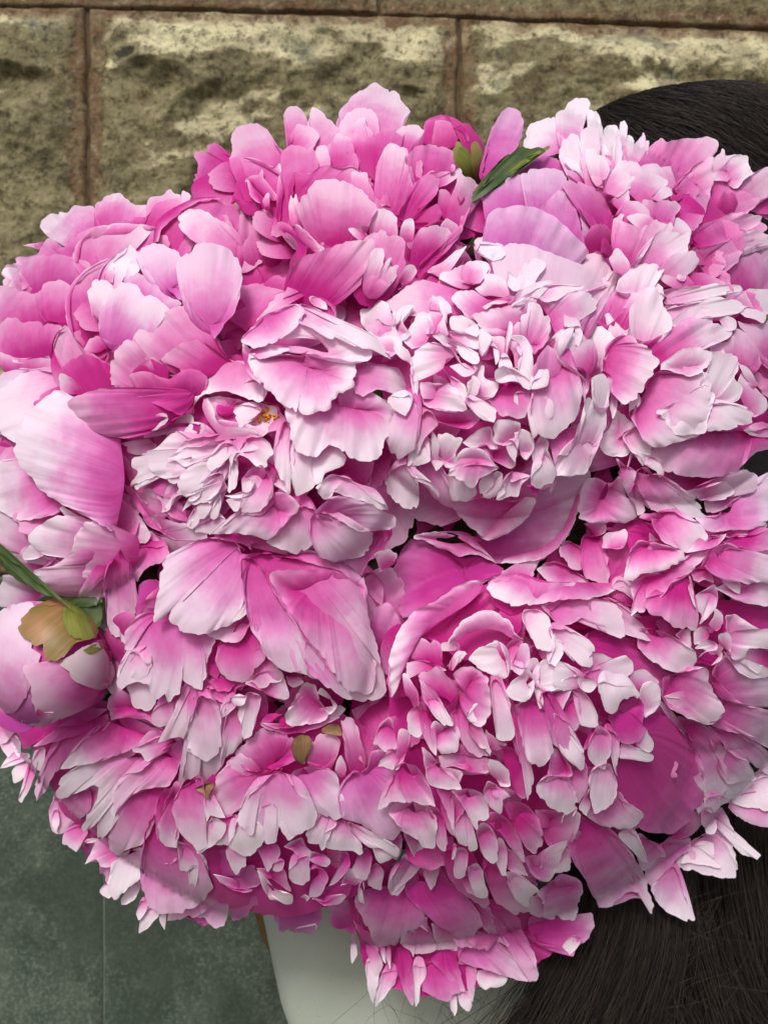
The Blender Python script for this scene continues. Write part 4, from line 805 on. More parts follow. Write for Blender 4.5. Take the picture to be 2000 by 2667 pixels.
N t.3 w.4 z-8 : 900,500 1000,480 : 880,545 1000,520 1100,420 1160,300 1180,400 1060,520 960,570
# loose pointed petals below big petal
B t.3 w.4 h.1 z-8 c10 : 840,600 900,560 : 700,820 820,640 880,545 1000,550 1060,540 1040,640 940,720 880,800 800,880 760,920 720,900
B t-.1 w1 h.2 z-5 c10 : 900,780 : 750,940 840,880 930,770 980,860 1010,960 1040,1050 1100,1180 1080,1200 980,1170 860,1100 780,1020
B t.2 w.7 z-4 : 740,600 : 690,800 660,760 640,560 660,500 760,580 870,680 860,690 820,690 740,780
B t-.3 w1 z6 : 600,500 : 740,745 680,720 600,640 540,580 500,520 560,480 640,520 680,620 720,680
# big pointed petal at bottom right
B t.1 w1 h.1 z4 c24 d-14 : 260,400 220,420 : 360,1075 300,960 250,860 120,650 140,520 200,370 300,420 420,480 540,580 620,680 690,800 720,880 740,960 780,1050 765,1130 740,1110 690,1000 680,960 600,960 560,980 470,1040 460,1070
B t.1 w.8 z0 : 560,960 : 340,1080 460,1060 480,1020 600,960 690,970 680,1010 620,1010 520,1050 400,1075
B t.3 w.3 z1 : 240,700 : 100,700 140,560 200,480 260,600 280,800 330,960 260,920
@ 960 1920 560
# B bottom-left fringes
B t.2 w.8 z16 : 340,340 240,200 : 200,300 200,240 260,210 330,210 400,260 470,380 520,540 470,530 400,520 340,495 310,510 270,460 230,380
B t.2 w.7 z14 : 260,100 : 200,260 215,80 240,-60 320,-40 300,80 260,200 230,260
B t.1 w.8 z13 : 200,140 : 70,230 90,180 130,140 140,100 200,100 200,240 190,260 130,240
B t.1 w.8 z12 : 200,340 : 75,560 80,520 130,440 190,320 200,280 250,400 290,500 180,500 130,545
B t.2 w.6 z10 : 140,-40 : 30,60 60,-40 160,-160 200,-60 215,80 140,120
B t0 w.9 z8 c12 : 360,600 300,540 : 155,600 180,530 220,500 340,500 450,520 520,620 520,760 510,860 430,860 360,790 260,720
B t.2 w.8 z12 c8 : 540,640 : 440,550 520,540 560,600 600,720 610,830 590,890 550,870 520,820 500,640
B t.3 w.6 z6 : 560,480 : 470,400 520,390 560,420 610,500 640,620 660,760 600,700 560,600
B t.1 w.8 z12 c10 : 560,260 500,200 : 420,160 410,80 450,100 520,180 560,240 640,320 730,410 660,410 560,400 480,380 440,300
B t.1 w.8 z10 : 620,420 : 520,400 640,410 620,480 640,600 660,700 665,780 640,700 580,520
B t.2 w.5 z2 c10 : 640,180 : 480,60 560,-20 720,60 850,160 940,170 960,260 880,290 760,270 640,240 560,230
B t.1 w.8 z9 : 640,320 : 560,240 640,230 730,270 720,310 680,380 620,340
B t.1 w.8 z14 c12 : 780,480 740,440 : 720,400 800,400 880,440 920,520 930,620 900,655 850,660 840,720 820,700 760,600 700,500 640,420
B t0 w1 z16 c8 : 740,640 : 670,760 670,680 720,590 760,600 800,680 830,780 840,860 800,885 770,880 770,850 700,830
B t.3 w.4 z7 : 660,560 : 600,420 700,480 740,560 700,640 660,720
B t-.1 w1 z15 c8 : 1000,300 : 920,170 1000,190 1080,260 1100,360 1100,380 1020,380 980,310 940,240
B t0 w.9 z13 : 960,420 : 890,400 920,340 1000,380 940,400 980,480 1100,460 1040,490 1030,540 1015,595 940,540 890,470
B t.4 w.3 z6 : 1100,240 : 1000,60 1140,100 1230,240 1250,440 1180,480 1100,380
B t.3 w.6 z9 c12 : 1160,640 1120,560 : 1040,520 1100,490 1180,500 1250,560 1320,640 1350,740 1340,840 1310,850 1280,900 1200,840 1140,740
B t.2 w.8 z12 c8 : 1000,640 1040,700 : 910,650 930,580 1000,590 1080,640 1140,740 1200,880 1200,980 1130,900 1040,780 960,690
B t.1 w.8 z11 c12 : 900,780 : 830,700 880,660 940,690 990,780 1000,840 990,980 960,990 900,940 860,880
B t0 w.9 z13 : 1020,900 : 980,960 1000,780 1040,790 1070,900 1060,1020 1070,1080 1030,1080
B t-.2 w1 h.1 z14 c10 : 1120,1100 1080,1060 : 1100,1160 1060,1060 1100,1040 1200,1090 1330,1200 1300,1220 1250,1250 1240,1310 1200,1315 1140,1270
B t.2 w.5 z5 : 1100,960 : 1060,850 1140,900 1220,1050 1240,1080 1140,1060 1080,1020
B t.1 h.1 w.9 z10 c10 : 1300,1000 1250,960 : 1200,940 1240,920 1320,920 1310,1000 1360,1010 1400,900 1500,800 1540,800 1500,900 1440,1050 1400,1110 1320,1110 1240,1040
B t.1 w.8 z8 : 1480,900 : 1430,1050 1460,960 1500,860 1540,870 1560,960 1560,1030 1480,1050
B t.3 w.5 z4 c14 : 1420,700 1340,680 : 1280,560 1400,570 1560,570 1640,600 1600,760 1540,860 1420,880 1360,800
B t.1 h.2 w1 z4 c12 : 1500,1180 1440,1120 : 1350,1400 1340,1260 1300,1200 1400,1120 1480,1060 1600,1080 1660,1160 1640,1240 1620,1340 1580,1420 1440,1400
B t.2 w.5 z0 c8 : 1340,1300 : 1200,1340 1240,1240 1340,1200 1400,1240 1440,1400 1380,1410 1300,1390
B t0 h.2 w1 z15 c8 : 820,1040 800,1000 : 900,1250 840,1240 800,1180 770,1080 770,1000 840,980 880,1040 900,1140 930,1230
B t0 h.2 w.8 z13 c8 : 720,920 : 700,1100 660,1080 660,980 680,860 740,860 770,900 760,1000 740,1080
B t-.1 w.9 z10 : 660,860 : 640,950 660,820 680,880 655,950
B t.1 w.8 z6 : 760,1100 : 760,1200 720,1120 720,1080 780,1060 800,1160 840,1240
B t.3 w.5 z4 c10 : 940,1000 : 900,1040 920,960 1000,1000 1080,1140 1160,1260 1240,1340 1120,1380 1020,1310 960,1240
B t.4 w.3 z-2 : 700,900 : 560,900 640,880 700,1060 800,1200 940,1280 900,1320 760,1240 620,1100
# Q lowest peony
Q t.5 w0 z-24 d-30 : 500,1400 : -200,1100 200,1000 560,900 1000,1200 1500,1300 1500,1600 1200,1800 500,2000 0,1900
Q t.2 h.3 w.7 z-10 c14 : 1400,1500 1200,1500 : 1340,1620 1240,1500 1240,1400 1400,1380 1640,1400 1720,1360 1740,1500 1680,1580 1600,1620 1580,1700 1500,1640 1440,1610
Q t-.4 w1 z-6 : 1600,1560 : 1490,1620 1560,1540 1640,1560 1600,1640 1550,1690
@ 440 1680 560
# D lower petals + M flower
D t.1 w.6 h.1 z-2 c14 : 300,300 : 60,1120 130,900 130,740 160,500 240,360 440,340 420,560 400,740 440,860 380,980 300,1050 200,1100 240,1000 160,1040 100,1090
D t-.2 w1 z2 : 200,640 : 130,820 150,640 180,480 220,540 240,720 200,840
D t-.1 w.8 z3 c8 : 500,560 : 400,960 400,800 420,640 480,400 560,540 560,740 500,820 450,860
D t-.1 w.9 z6 c8 : 640,420 : 570,750 550,640 540,500 600,380 710,400 680,540 640,700
D t.1 w.7 z4 : 480,400 : 380,580 400,480 480,430 520,470 440,550
D t-.3 w1 z10 : 560,400 : 480,440 500,400 580,400 600,390 580,460 530,480
D t.1 w.6 z3 c8 : 740,300 : 580,300 640,240 740,200 860,200 910,320 920,400 880,430 780,370 680,340
D t.4 h-.1 w.7 z1 c-8 : 460,280 : 290,260 360,340 460,360 520,300 640,220 700,180 640,280 520,340 500,420 400,440 300,380 260,320
D t.5 w.4 z2 : 860,560 : 700,600 780,600 850,550 900,540 960,640 840,640
D t.2 w.9 z8 c-6 : 900,610 1050,600 : 700,600 760,650 900,690 1050,670 1200,630 1340,540 1360,490 1290,470 1200,570 1050,620 940,640 800,640
D t.1 w.8 z10 c-10 : 1080,460 : 900,600 900,520 960,430 1000,330 1050,280 1140,290 1140,370 1200,480 1240,520 1200,590 1050,620 950,630
D t-.2 w1 z12 : 1240,440 : 1140,370 1180,330 1260,420 1300,470 1240,540 1200,500
D t.1 w.8 z2 : 960,260 : 900,240 1000,260 1040,290 960,330 910,290
D t.3 h.3 w.4 z-6 : 1640,500 : 1400,500 1560,440 1700,300 1740,600 1600,740 1500,720
# M flower (drooping, with browned tips)
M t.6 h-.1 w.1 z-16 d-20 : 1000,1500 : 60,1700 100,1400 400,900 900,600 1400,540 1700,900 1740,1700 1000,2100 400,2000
M t.2 h-.1 w.3 z-4 c14 : 900,960 700,960 : 440,920 540,800 700,650 800,660 940,700 1000,800 960,900 820,960 640,1010 500,1000
M t.2 w.3 h-.1 z-2 c12 : 660,980 : 460,900 560,840 640,880 700,960 620,1010 500,1000
M t.3 h-.1 w.2 z-4 c14 : 1180,940 : 1060,900 1090,780 1160,690 1280,700 1330,760 1290,850 1200,930
M t.3 h-.1 w.3 z-1 c12 : 1460,960 : 1340,640 1320,580 1400,560 1460,640 1480,740 1520,860 1500,960 1420,1000 1360,880
M t0 h-.1 w.6 z2 : 1340,1000 : 1280,970 1290,900 1330,850 1370,960 1350,1010
M t.1 h-.1 w.5 z0 c18 : 880,960 640,980 : 430,1340 340,1260 340,1080 380,1000 460,920 640,980 800,960 880,950 780,1060 640,1160 540,1290
M t0 h-.1 w.8 z3 c22 d-6 : 240,1040 140,1100 : 220,1580 100,1460 40,1330 30,1240 80,1130 160,1060 240,1010 270,1100 290,1260 300,1400 290,1560
M t-.1 w.9 z5 c10 : 280,1440 : 220,1620 210,1560 290,1540 290,1400 360,1330 440,1380 440,1430 400,1500 320,1560 250,1610
M t.1 w.9 z4 c10 : 420,1360 : 360,1550 300,1420 340,1320 440,1340 520,1310 530,1400 470,1540 410,1565
M t-.3 w1 z7 c12 : 560,1360 : 460,1560 500,1460 530,1360 600,1400 700,1380 740,1480 720,1540 660,1600 610,1650 540,1620
M t-.1 h.2 w.9 z8 c18 d-10 : 860,980 800,1000 : 680,1370 640,1480 560,1420 530,1340 530,1280 620,1180 740,1060 820,980 900,1000 1000,1160 1100,1200 1140,1280 1120,1380 1060,1440 980,1480 920,1510 850,1400 830,1520 760,1540 710,1460
M t-.1 h.2 w1 z10 : 780,1200 : 770,1540 720,1460 690,1350 700,1280 780,1240 840,1300 830,1480
M t-.2 h.2 w1 z11 c8 : 960,1360 : 920,1510 840,1400 860,1370 960,1370 1010,1430 980,1480
M t-.1 h.4 w.6 z4 c18 : 1100,1000 1000,1000 : 1140,1290 1060,1200 980,1130 940,1040 960,980 1080,940 1280,980 1340,1160 1360,1300 1280,1350
M t.1 h.5 w.2 z7 c20 : 1540,1000 1400,980 : 1330,1330 1300,1200 1340,1100 1420,1000 1520,960 1560,840 1660,820 1760,1000 1800,1400 1740,1500 1660,1500 1560,1440 1440,1370
M t-.1 w.9 z5 : 1220,1340 : 1060,1440 1140,1380 1150,1300 1280,1340 1290,1400 1200,1460 1240,1520 1180,1590 1160,1540 1080,1530 1050,1480
M t-.1 w.9 z6 c8 : 1360,1400 : 1200,1560 1260,1430 1330,1350 1380,1400 1440,1500 1500,1600 1470,1625 1420,1590 1330,1590 1260,1580
M t-.3 w1 z9 c8 : 1440,1420 : 1380,1370 1480,1420 1600,1500 1700,1520 1780,1600 1750,1640 1640,1580 1540,1560 1450,1480
@ 480 2107 560
M t-.1 w.9 z2 : 400,300 : 400,510 350,440 320,330 360,280 480,380 480,440
M t.2 w.6 h.2 z-2 c8 : 640,300 : 640,490 600,400 560,300 620,270 720,280 740,360 690,430
M t.1 h.2 w.7 z0 : 740,400 : 680,480 700,420 770,400 760,470 720,490
M t.2 h.2 w.6 z-2 : 880,300 : 760,290 900,220 940,290 1000,360 900,370 830,320
M t.1 h.2 w.7 z0 c8 : 880,380 : 800,480 860,420 890,380 960,370 970,540 930,590 840,580 800,530
M t.3 h.2 w.4 z-6 : 700,520 : 550,460 640,450 760,460 800,560 820,640 700,560 600,500
M t.1 h.2 w.8 z2 c8 : 1040,380 : 960,400 980,330 1080,360 1120,380 1130,430 1090,450 1020,430
M t.2 h.2 w.6 z-4 : 1040,500 : 960,480 1020,460 1100,500 1110,560 1040,680 960,690
M t-.3 w1 z3 c6 : 700,660 620,560 : 560,470 620,520 680,600 700,620 780,655 830,660 840,700 820,745 740,720 660,700 600,600
M t0 h.3 w.9 z5 c6 : 930,690 : 890,690 930,660 970,690 940,720
M t.6 h.4 w.1 z-8 : 1140,640 : 980,700 1120,590 1200,560 1290,570 1280,640 1230,700 1100,720
M t.1 h.2 w.9 z2 : 1100,710 : 980,690 1080,720 1170,690 1230,660 1250,690 1180,740 1080,750
M t.1 h.2 w.8 z4 c6 : 1240,400 : 1110,600 1150,530 1200,420 1210,340 1260,330 1280,440 1220,530 1160,580
M t.1 h.2 w.8 z1 : 1280,560 : 1200,600 1240,510 1290,460 1400,540 1320,550 1240,590
M t-.1 w.9 z6 : 1360,600 : 1390,745 1340,700 1350,600 1380,560 1390,640
M t.1 h.2 w.7 z-2 c8 : 1400,360 : 1290,480 1340,360 1400,300 1450,380 1430,500 1400,550 1330,540
M t.2 h.2 w.7 z-4 : 1460,480 : 1410,580 1430,480 1480,420 1540,480 1530,560 1520,630 1460,620
M t-.1 w1 z8 c8 : 1540,300 : 1450,290 1560,280 1640,290 1660,330 1560,420 1505,435 1470,370
M t.2 h.2 w.8 z0 c8 : 1640,480 : 1570,590 1620,500 1700,440 1720,560 1640,680 1590,660
@ 960 1920 560
M t0 w.9 z6 c8 : 340,800 : 400,1010 330,900 290,800 270,740 340,790 420,860 410,980
M t.1 h.2 w.8 z3 c8 : 440,940 : 480,1190 430,1080 410,980 420,860 540,890 560,1000 530,1120
M t.1 h.2 w.8 z2 : 260,1000 : 180,1230 150,1150 200,1060 280,900 320,960 400,1000 340,1080 240,1160
M t.3 h.2 w.4 z-4 : 160,800 : 20,840 120,760 240,740 260,860 200,960 100,900
@ 900 2207 560
# Q
Q t.2 h.3 w.3 z-12 c20 : 480,340 300,330 : 130,560 60,420 150,330 320,300 480,360 560,480 630,560 560,620 440,700 380,760 250,770 200,700
Q t.2 h.3 w.5 z-8 c20 : 700,280 560,260 : 660,560 560,470 450,330 560,180 700,120 800,260 960,420 1060,600 1010,640 980,720 900,770 860,700 780,640 700,600
Q t.2 h.3 w.4 z-14 c16 : 1000,420 840,300 : 960,480 840,340 720,100 860,260 1060,400 1160,560 1260,760 1200,740 1080,640
Q t.1 h.2 w.9 z-10 c14 : 1160,500 : 1400,830 1300,740 1190,640 1180,540 1260,500 1330,540 1380,660 1450,800 1490,960 1470,1030 1400,1040 1440,920
Q t0 h.3 w.8 z-11 c12 : 1000,720 : 870,870 900,800 990,720 1080,690 1200,760 1300,840 1400,960 1480,1020 1420,1045 1280,1020 1180,970 1000,930
Q t0 w.9 z-14 : 800,660 : 700,790 680,680 660,590 740,620 830,660 900,740 960,740 860,800
Q t.1 w.6 z-12 : 600,660 : 530,830 540,640 620,600 660,660 700,790 600,830
Q t-.1 w.8 z-9 : 620,600 : 640,660 550,590 630,540
Q t0 w.9 z-13 : 520,700 : 520,860 490,800 410,750 440,690 530,640 540,760
Q t0 h.1 w1 z-12 c8 : 160,700 : 60,560 100,660 190,760 260,780 250,860 290,900 240,1000 200,920 160,800
Q t-.2 w1 z-10 : 280,780 : 290,880 260,780 300,770 310,900
Q t-.2 w1 z-10 : 340,780 : 345,945 310,850 320,770 350,790 345,880
Q t-.4 w1 z-14 c8 : 200,900 : 215,1230 170,1100 160,900 240,880 290,900 260,1000 240,1120
Q t-.2 h.1 w1 z-15 c8 : 340,940 : 230,1240 240,1100 280,980 390,960 380,1060 300,1160
Q t.1 h.1 w.9 z-13 c8 : 440,820 : 520,1240 460,1150 420,1040 395,940 400,800 470,800 510,860 520,1000 530,1140
Q t-.4 w1 z-12 : 560,900 : 540,1240 520,1150 500,1000 530,930 620,940 620,1010 580,1080 575,1190
Q t.2 h.2 w.5 z-16 c16 : 700,920 : 590,1110 600,1000 640,900 760,920 840,1000 900,1110 820,1150 820,1200 700,1180
Q t.1 h.1 w.8 z-14 c8 : 780,840 : 860,1110 780,1020 720,940 660,880 700,800 860,800 860,870 910,1060 920,1120
Q t-.2 w.9 z-17 : 940,900 : 870,900 1010,940 1000,1060 980,1200 940,1100
Q t-.4 w1 z-12 : 840,1160 : 840,1315 810,1250 810,1150 830,1120 860,1150 860,1270
Q t-.4 w1 z-15 c6 : 920,1130 : 950,1280 880,1220 870,1150 900,1100 960,1180 980,1220
Q t-.2 w1 z-18 : 1120,980 : 1080,1110 1020,1060 1010,960 1150,970 1250,1010 1200,1090 1120,1080
Q t-.5 w1 z-16 : 60,720 : 50,900 35,820 50,670 80,740 90,830
Q t.1 h.2 w.4 z-20 : 20,560 : 0,640 -120,600 -100,300 60,320 100,560 60,680
@ 480 2107 560
Q t.3 h.6 w.6 z-20 c12 : 860,760 : 740,970 700,880 680,760 780,720 1000,740 1060,780 1050,880 1010,960 880,970 820,950
Q t-.6 w1 z-18 : 940,900 : 870,970 860,930 960,910 1030,900 1000,960
# S = lower left flower under M
M t.4 h.4 w.3 z-18 c10 : 300,500 : 180,340 300,300 400,520 520,430 620,560 500,640 400,630 280,580 220,500
M t.1 w.8 z-12 : 400,600 : 220,500 280,560 400,620 540,630 480,650 360,620 270,570
M t.4 h.4 w.4 z-22 c12 : 400,600 : 340,760 300,560 560,580 620,660 560,760 480,830 380,870
M t.1 h.5 w.5 z-20 c10 : 240,640 : 90,820 140,680 220,560 330,640 340,740 330,860 300,910 240,925 180,880
@ 0 1860 560
# S lower-left peony
S t.5 w0 z-34 d-30 : 1000,700 : 150,60 600,-100 1200,0 1700,700 1700,1600 1300,1500 900,1150 400,600
S t.4 w.2 z-16 c8 : 400,100 : 180,270 150,180 140,60 300,0 600,-60 830,-40 700,60 540,90 400,200 250,240
S t.3 w.5 z-14 : 640,60 : 250,260 360,200 450,100 560,100 720,40 830,0 820,80 700,160 600,160 420,220
S t.3 w.6 z-16 c6 : 560,160 : 280,680 265,560 310,480 400,300 520,180 700,100 860,60 740,200 560,330 470,410 400,500 340,600
S t0 w.9 z-18 : 250,380 : 160,690 140,660 190,560 240,400 300,380 240,560 190,650
S t-.1 w1 z-20 : 140,320 : 0,420 60,380 150,340 220,300 230,340 120,390 40,415
S t-.1 w1 z-22 : 180,400 : 110,540 90,460 120,400 220,350 250,420 180,500
S t-.1 w1 z-20 : 300,300 : 330,460 270,420 250,370 310,260 350,270 340,400
S t-.1 w.9 z-24 : 60,180 : 60,340 0,250 -40,160 0,110 100,160 160,220 150,340 110,300
S t.1 w.8 z-18 : 40,40 : 0,240 -60,0 80,-20 140,60 100,160 60,220
S t0 w1 z-8 c14 : 1000,120 860,60 : 460,430 560,300 680,190 830,50 1000,20 1160,100 1300,140 1200,200 1020,270 820,350 640,390
S t.2 w.6 z-6 c6 : 1300,200 : 1030,290 1020,270 1060,240 1160,130 1300,130 1360,180 1260,260 1190,340 1130,365 1090,300
S t-.1 w.9 z-10 c14 : 1100,330 960,340 : 640,930 640,870 720,720 770,570 720,550 620,590 500,660 440,640 440,580 500,480 640,400 820,350 1000,280 1130,360 1090,430 960,500 880,560 860,700 860,860 800,960 760,970 750,900 760,820 720,860
S t.2 w.5 z-6 c14 : 1340,340 1240,320 : 870,760 880,600 960,480 1100,430 1250,280 1420,200 1430,300 1370,420 1300,560 1150,580 980,650 900,760
S t.2 w.6 z-8 c16 : 1240,560 1120,580 : 830,1000 870,820 960,670 1100,600 1280,550 1240,700 1180,860 1100,1010 960,1060 905,1100 860,1060
S t.3 w.7 z-22 c8 : 600,560 : 390,900 380,780 420,620 560,600 680,560 700,720 640,800 560,860 500,920 430,925
S t-.3 w1 z-19 : 440,780 : 440,925 400,850 400,780 440,720 460,840
S t0 w.9 z-24 : 700,640 : 660,830 680,700 650,580 760,560 740,700 690,790
S t.2 w.7 z-26 c8 : 600,880 : 590,1070 550,1040 480,1000 500,920 640,860 680,920 640,980
S t-.1 w.9 z-25 : 660,980 : 660,990 700,970 760,960 740,990 660,1000
S t.1 w.9 z-14 : 860,1060 : 650,1165 700,1080 740,980 830,960 900,1100 860,1180 780,1180 740,1120 680,1150
S t-.2 w1 z-10 c8 : 1060,1060 960,1100 : 880,1440 820,1340 840,1250 880,1140 980,1060 1100,1040 1100,1160 1080,1280 1000,1350 900,1435
S t-.3 w1 z-20 : 840,1340 : 840,1430 790,1400 770,1360 820,1310 870,1400
S t-.3 w.9 z-22 : 1040,1340 : 930,1480 940,1420 1060,1290 1090,1300 1050,1420 980,1475
S t.1 w.4 h.1 z-6 c26 : 1300,900 1200,820 : 1130,1480 1090,1340 1090,1200 1110,980 1190,760 1260,900 1300,1000 1400,1050 1420,1200 1560,1260 1640,1340 1500,1500 1340,1550 1220,1540
S t-.1 w1 z-16 : 1110,1440 : 1070,1600 1050,1540 1090,1440 1140,1480 1120,1540
S t-.3 w1 z-18 : 1140,1520 : 1070,1700 1090,1580 1150,1500 1230,1540 1140,1660
S t-.4 w1 z-18 : 1280,1540 : 1270,1670 1230,1600 1240,1550 1320,1550 1310,1600
S t.4 w.6 z-2 : 1280,700 : 1210,980 1200,780 1240,620 1340,560 1300,660 1240,760
S t.1 w.8 z0 c14 : 1340,700 : 1370,1040 1260,1010 1215,900 1260,720 1360,520 1400,560 1340,700 1340,860
S t.2 w.8 z-3 : 1460,1060 : 1440,1230 1390,1200 1380,1080 1360,980 1460,1020 1600,1150 1580,1200 1460,1200
S t-.5 w1 z-1 : 1480,1200 : 1505,1370 1460,1330 1460,1220 1480,1170 1530,1180 1520,1280
S t-.3 w1 z-3 : 1570,1150 : 1560,1310 1530,1250 1560,1120 1590,1120 1610,1280 1580,1290
S t.2 w.6 z-20 c10 : 1500,1300 : 1290,1600 1340,1540 1500,1440 1640,1300 1700,1400 1560,1540 1420,1590
S t.2 w.7 z-14 : 1100,-60 : 860,50 830,-100 900,-180 1000,-60 1150,0 1260,120 1180,80 1000,20
@ 960 200 560
# first bud (a) : closed bud between T and V
a t.5 w.2 z2 : 700,480 : 500,760 420,600 350,540 400,440 430,350 500,305 600,300 680,330 760,400 760,520 740,640 640,760
a t.3 w.5 z6 : 560,520 : 420,520 430,420 440,360 490,310 560,300 600,320 590,380 570,450 540,530
a t.1 w.4 z8 : 600,520 : 480,540 500,420 510,340 560,330 640,350 690,400 680,480 620,540
a t.2 w.3 g.9 z9 : 850,800 : 600,760 640,560 700,470 760,420 830,500 880,600 890,700 860,830
a t.9 w.1 g.2 z10 : 880,700 : 650,350 620,310 700,330 790,380 860,470 890,560 885,640 840,520 780,440 740,400
a t.1 w.9 z12 : 720,400 : 640,380 690,370 740,400 770,450 770,500 740,440 700,410
a t.2 w.2 g1 z12 : 860,820 : 740,800 680,720 680,600 700,540 760,540 780,600 760,700 840,820
a t.3 w.2 g.9 z14 : 870,830 : 820,800 790,640 800,520 840,500 880,580 895,680 880,800
@ 0 1380 560
# second bud (b)
b t.3 w.3 z1 c0 : 700,900 : 300,1540 100,1440 -40,1200 -60,900 0,650 150,560 300,570 560,600 700,740 810,920 800,1160 700,1340 500,1460
b t-.1 w.7 h.3 z5 : 60,1300 : 200,1300 -20,1240 -60,1000 -60,800 -20,640 100,570 240,560 320,600 220,640 150,720 180,820 240,900 320,960 300,1000 240,1040 170,1060 180,1110 210,1180
b t.4 h.9 w.1 z3 : 100,1500 : -40,1230 0,1240 100,1290 180,1310 230,1260 250,1340 280,1440 320,1470 240,1490 100,1450 0,1380 -40,1300
b t.3 w.6 z8 g.05 : 780,880 700,1250 : 520,1440 420,1460 330,1450 280,1400 270,1370 250,1300 240,1220 200,1140 170,1080 190,1050 280,1040 400,1030 470,1010 560,960 680,890 750,850
b t0 w.7 g.35 z10 : 800,1150 : 460,1030 520,990 620,920 700,880 770,870 800,940 810,1020 800,1120 760,1200 600,1180
b t.1 w.6 g1 z11 : 780,900 : 640,930 700,890 760,880 780,920 740,950 680,965
b n.5 g.9 z13 : 620,620 : 350,990 340,940 340,890 280,895 220,860 170,820 130,770 135,730 190,660 250,610 310,590 430,585 540,610 640,690 740,820 740,840 640,860 560,900 480,990 430,1030
b g1 n.05 z15 : 560,600 : 500,640 520,620 600,660 700,760 740,820 700,850 600,850 520,800 490,720
b t.2 w1 z12 : 300,1420 : 280,1400 300,1380 340,1420 400,1430 430,1400 400,1440 340,1460
@ 0 1380 560
# f = leaf above second bud
f g.9 z26 c6 : -60,100 : 540,600 480,560 400,520 300,480 200,430 120,380 60,320 0,240 -40,170 -20,160 60,230 150,280 250,370 330,440 400,500 500,560
e g.9 z-8 c4 : 700,500 : 240,560 300,545 420,545 560,580 620,600 700,600 780,570 790,640 780,740 700,760 620,690 520,610 400,590 300,580
@ 960 200 560
# F = leaf at top
F g.95 z-6 c-8 : 870,860 : 1100,745 1050,760 960,790 890,830 870,850 920,780 980,680 1040,610 1120,570 1200,540 1290,533 1350,555 1355,575
F g.6 n.3 z-4 : 1350,560 : 1060,755 1100,710 1180,640 1260,600 1350,575 1355,580 1280,605 1200,650 1110,740
@ 440 1680 560
# browned sepals / tips in M
M n.8 g.5 z6 : 1020,880 : 1050,920 1010,910 960,860 940,790 945,740 1000,700 1060,690 1100,740 1080,820 1050,880
M n.8 g.6 z6 : 1270,660 : 1340,700 1280,700 1190,680 1180,650 1260,610 1320,620 1340,660
M n.6 t-.4 z9 : 270,1100 : 190,1110 270,1080 340,1060 350,1090 310,1150 300,1200 270,1160 230,1130
M w1 t-.1 z8 : 300,1160 : 290,1370 290,1250 280,1170 320,1170 360,1250 430,1320 440,1340 380,1330 340,1320
"""
# ------------------------------------------------------------------ flowers
BX, BY, BRX, BRY, BH = 1030., 1330., 1180., 1130., 430.
def dome(x, y):
    r = ((x-BX)/BRX)**2+((y-BY)/BRY)**2
    return BH*np.sqrt(np.clip(1-r, 0.0, 1)) - 60*np.clip(r-1, 0, 1)
# code: centre x, y, radius, own bulge, offset, name, label
FL = {
 'T': (880,520,340,45,-10,'ruffled pink top peony with a deep magenta bowl-shaped petal facing out'),
 'R': (1680,560,340,40,-22,'spiky pale pink peony at the upper right directly below the dark hair'),
 'V': (1380,540,180,10,-24,'smooth mauve peony tucked below the top bud and the dark green leaf'),
 'L': (330,620,300,30,-30,'rose pink peony at the upper left with scalloped petals against the stone wall'),
 'W': (80,860,200,10,-30,'dusky rose peony at the left edge, under the upper left rose pink one'),
 'G': (400,880,300,50,8,'half-closed tulip-shaped peony with smooth cupped mauve pink petals, above the stamened one'),
 'K': (170,1240,300,40,4,'pale left-edge peony, one big white-tipped petal hanging above the green-brown bud'),
 'O': (690,1130,370,55,20,'open blush peony with a hollow showing yellow stamens under large layered petals'),
 'C': (1290,980,350,60,24,'densely frilled blush peony nearest the middle with curly white petal edges'),
 'X': (1750,960,330,40,2,'pale peony at the right edge with broad silvery white crumpled petals'),
 'D': (600,1680,350,35,-2,'peony below the stamened one with two broad drooping pink petals hanging down'),
 'N': (1850,1620,320,30,-16,'loose pink peony at the lower right edge with pleated petals around a small frilly heart'),
 'B': (1330,1930,440,60,14,'largest shaggy peony with white tongue petals and a round dark magenta petal'),
 'M': (760,2090,330,35,-14,'mauve peony nodding down with browned petal tips and a grey frilled heart'),
 'S': (350,2130,340,20,-44,'shaggy pink peony at the lower left, long split petals over the grey-green wall'),
 'Q': (1150,2440,290,0,-50,'shaded dull mauve peony, lowest of all, pointed tips over the pale garment'),
}
ZS = 2.1
TONE = dict(a=.55, b=-.1, T=.30, L=.16, G=.2, W=.2, R=.02, V=.38, C=-.08, X=-.1, O=-.06, K=.0, D=-.02, N=-.1, B=-.06, M=.02, S=.0, Q=.2)
BUD = {'a': (1170, 385, 118, -70), 'b': (118, 1722, 168, 120)}   # x, y, radius, centre depth offset

ROOT = {}
for k, f in FL.items():
    ROOT[k] = thing('peony', f[5], 'peony', group='pink peonies in the bouquet')
ROOT['a'] = thing('peony_bud', 'closed pink and green peony bud at the top beside the upright mauve petal', 'flower bud', group='closed peony buds')
ROOT['b'] = thing('peony_bud', 'large round closed bud at the left edge with a green-brown sepal over pink petals', 'flower bud', group='closed peony buds')

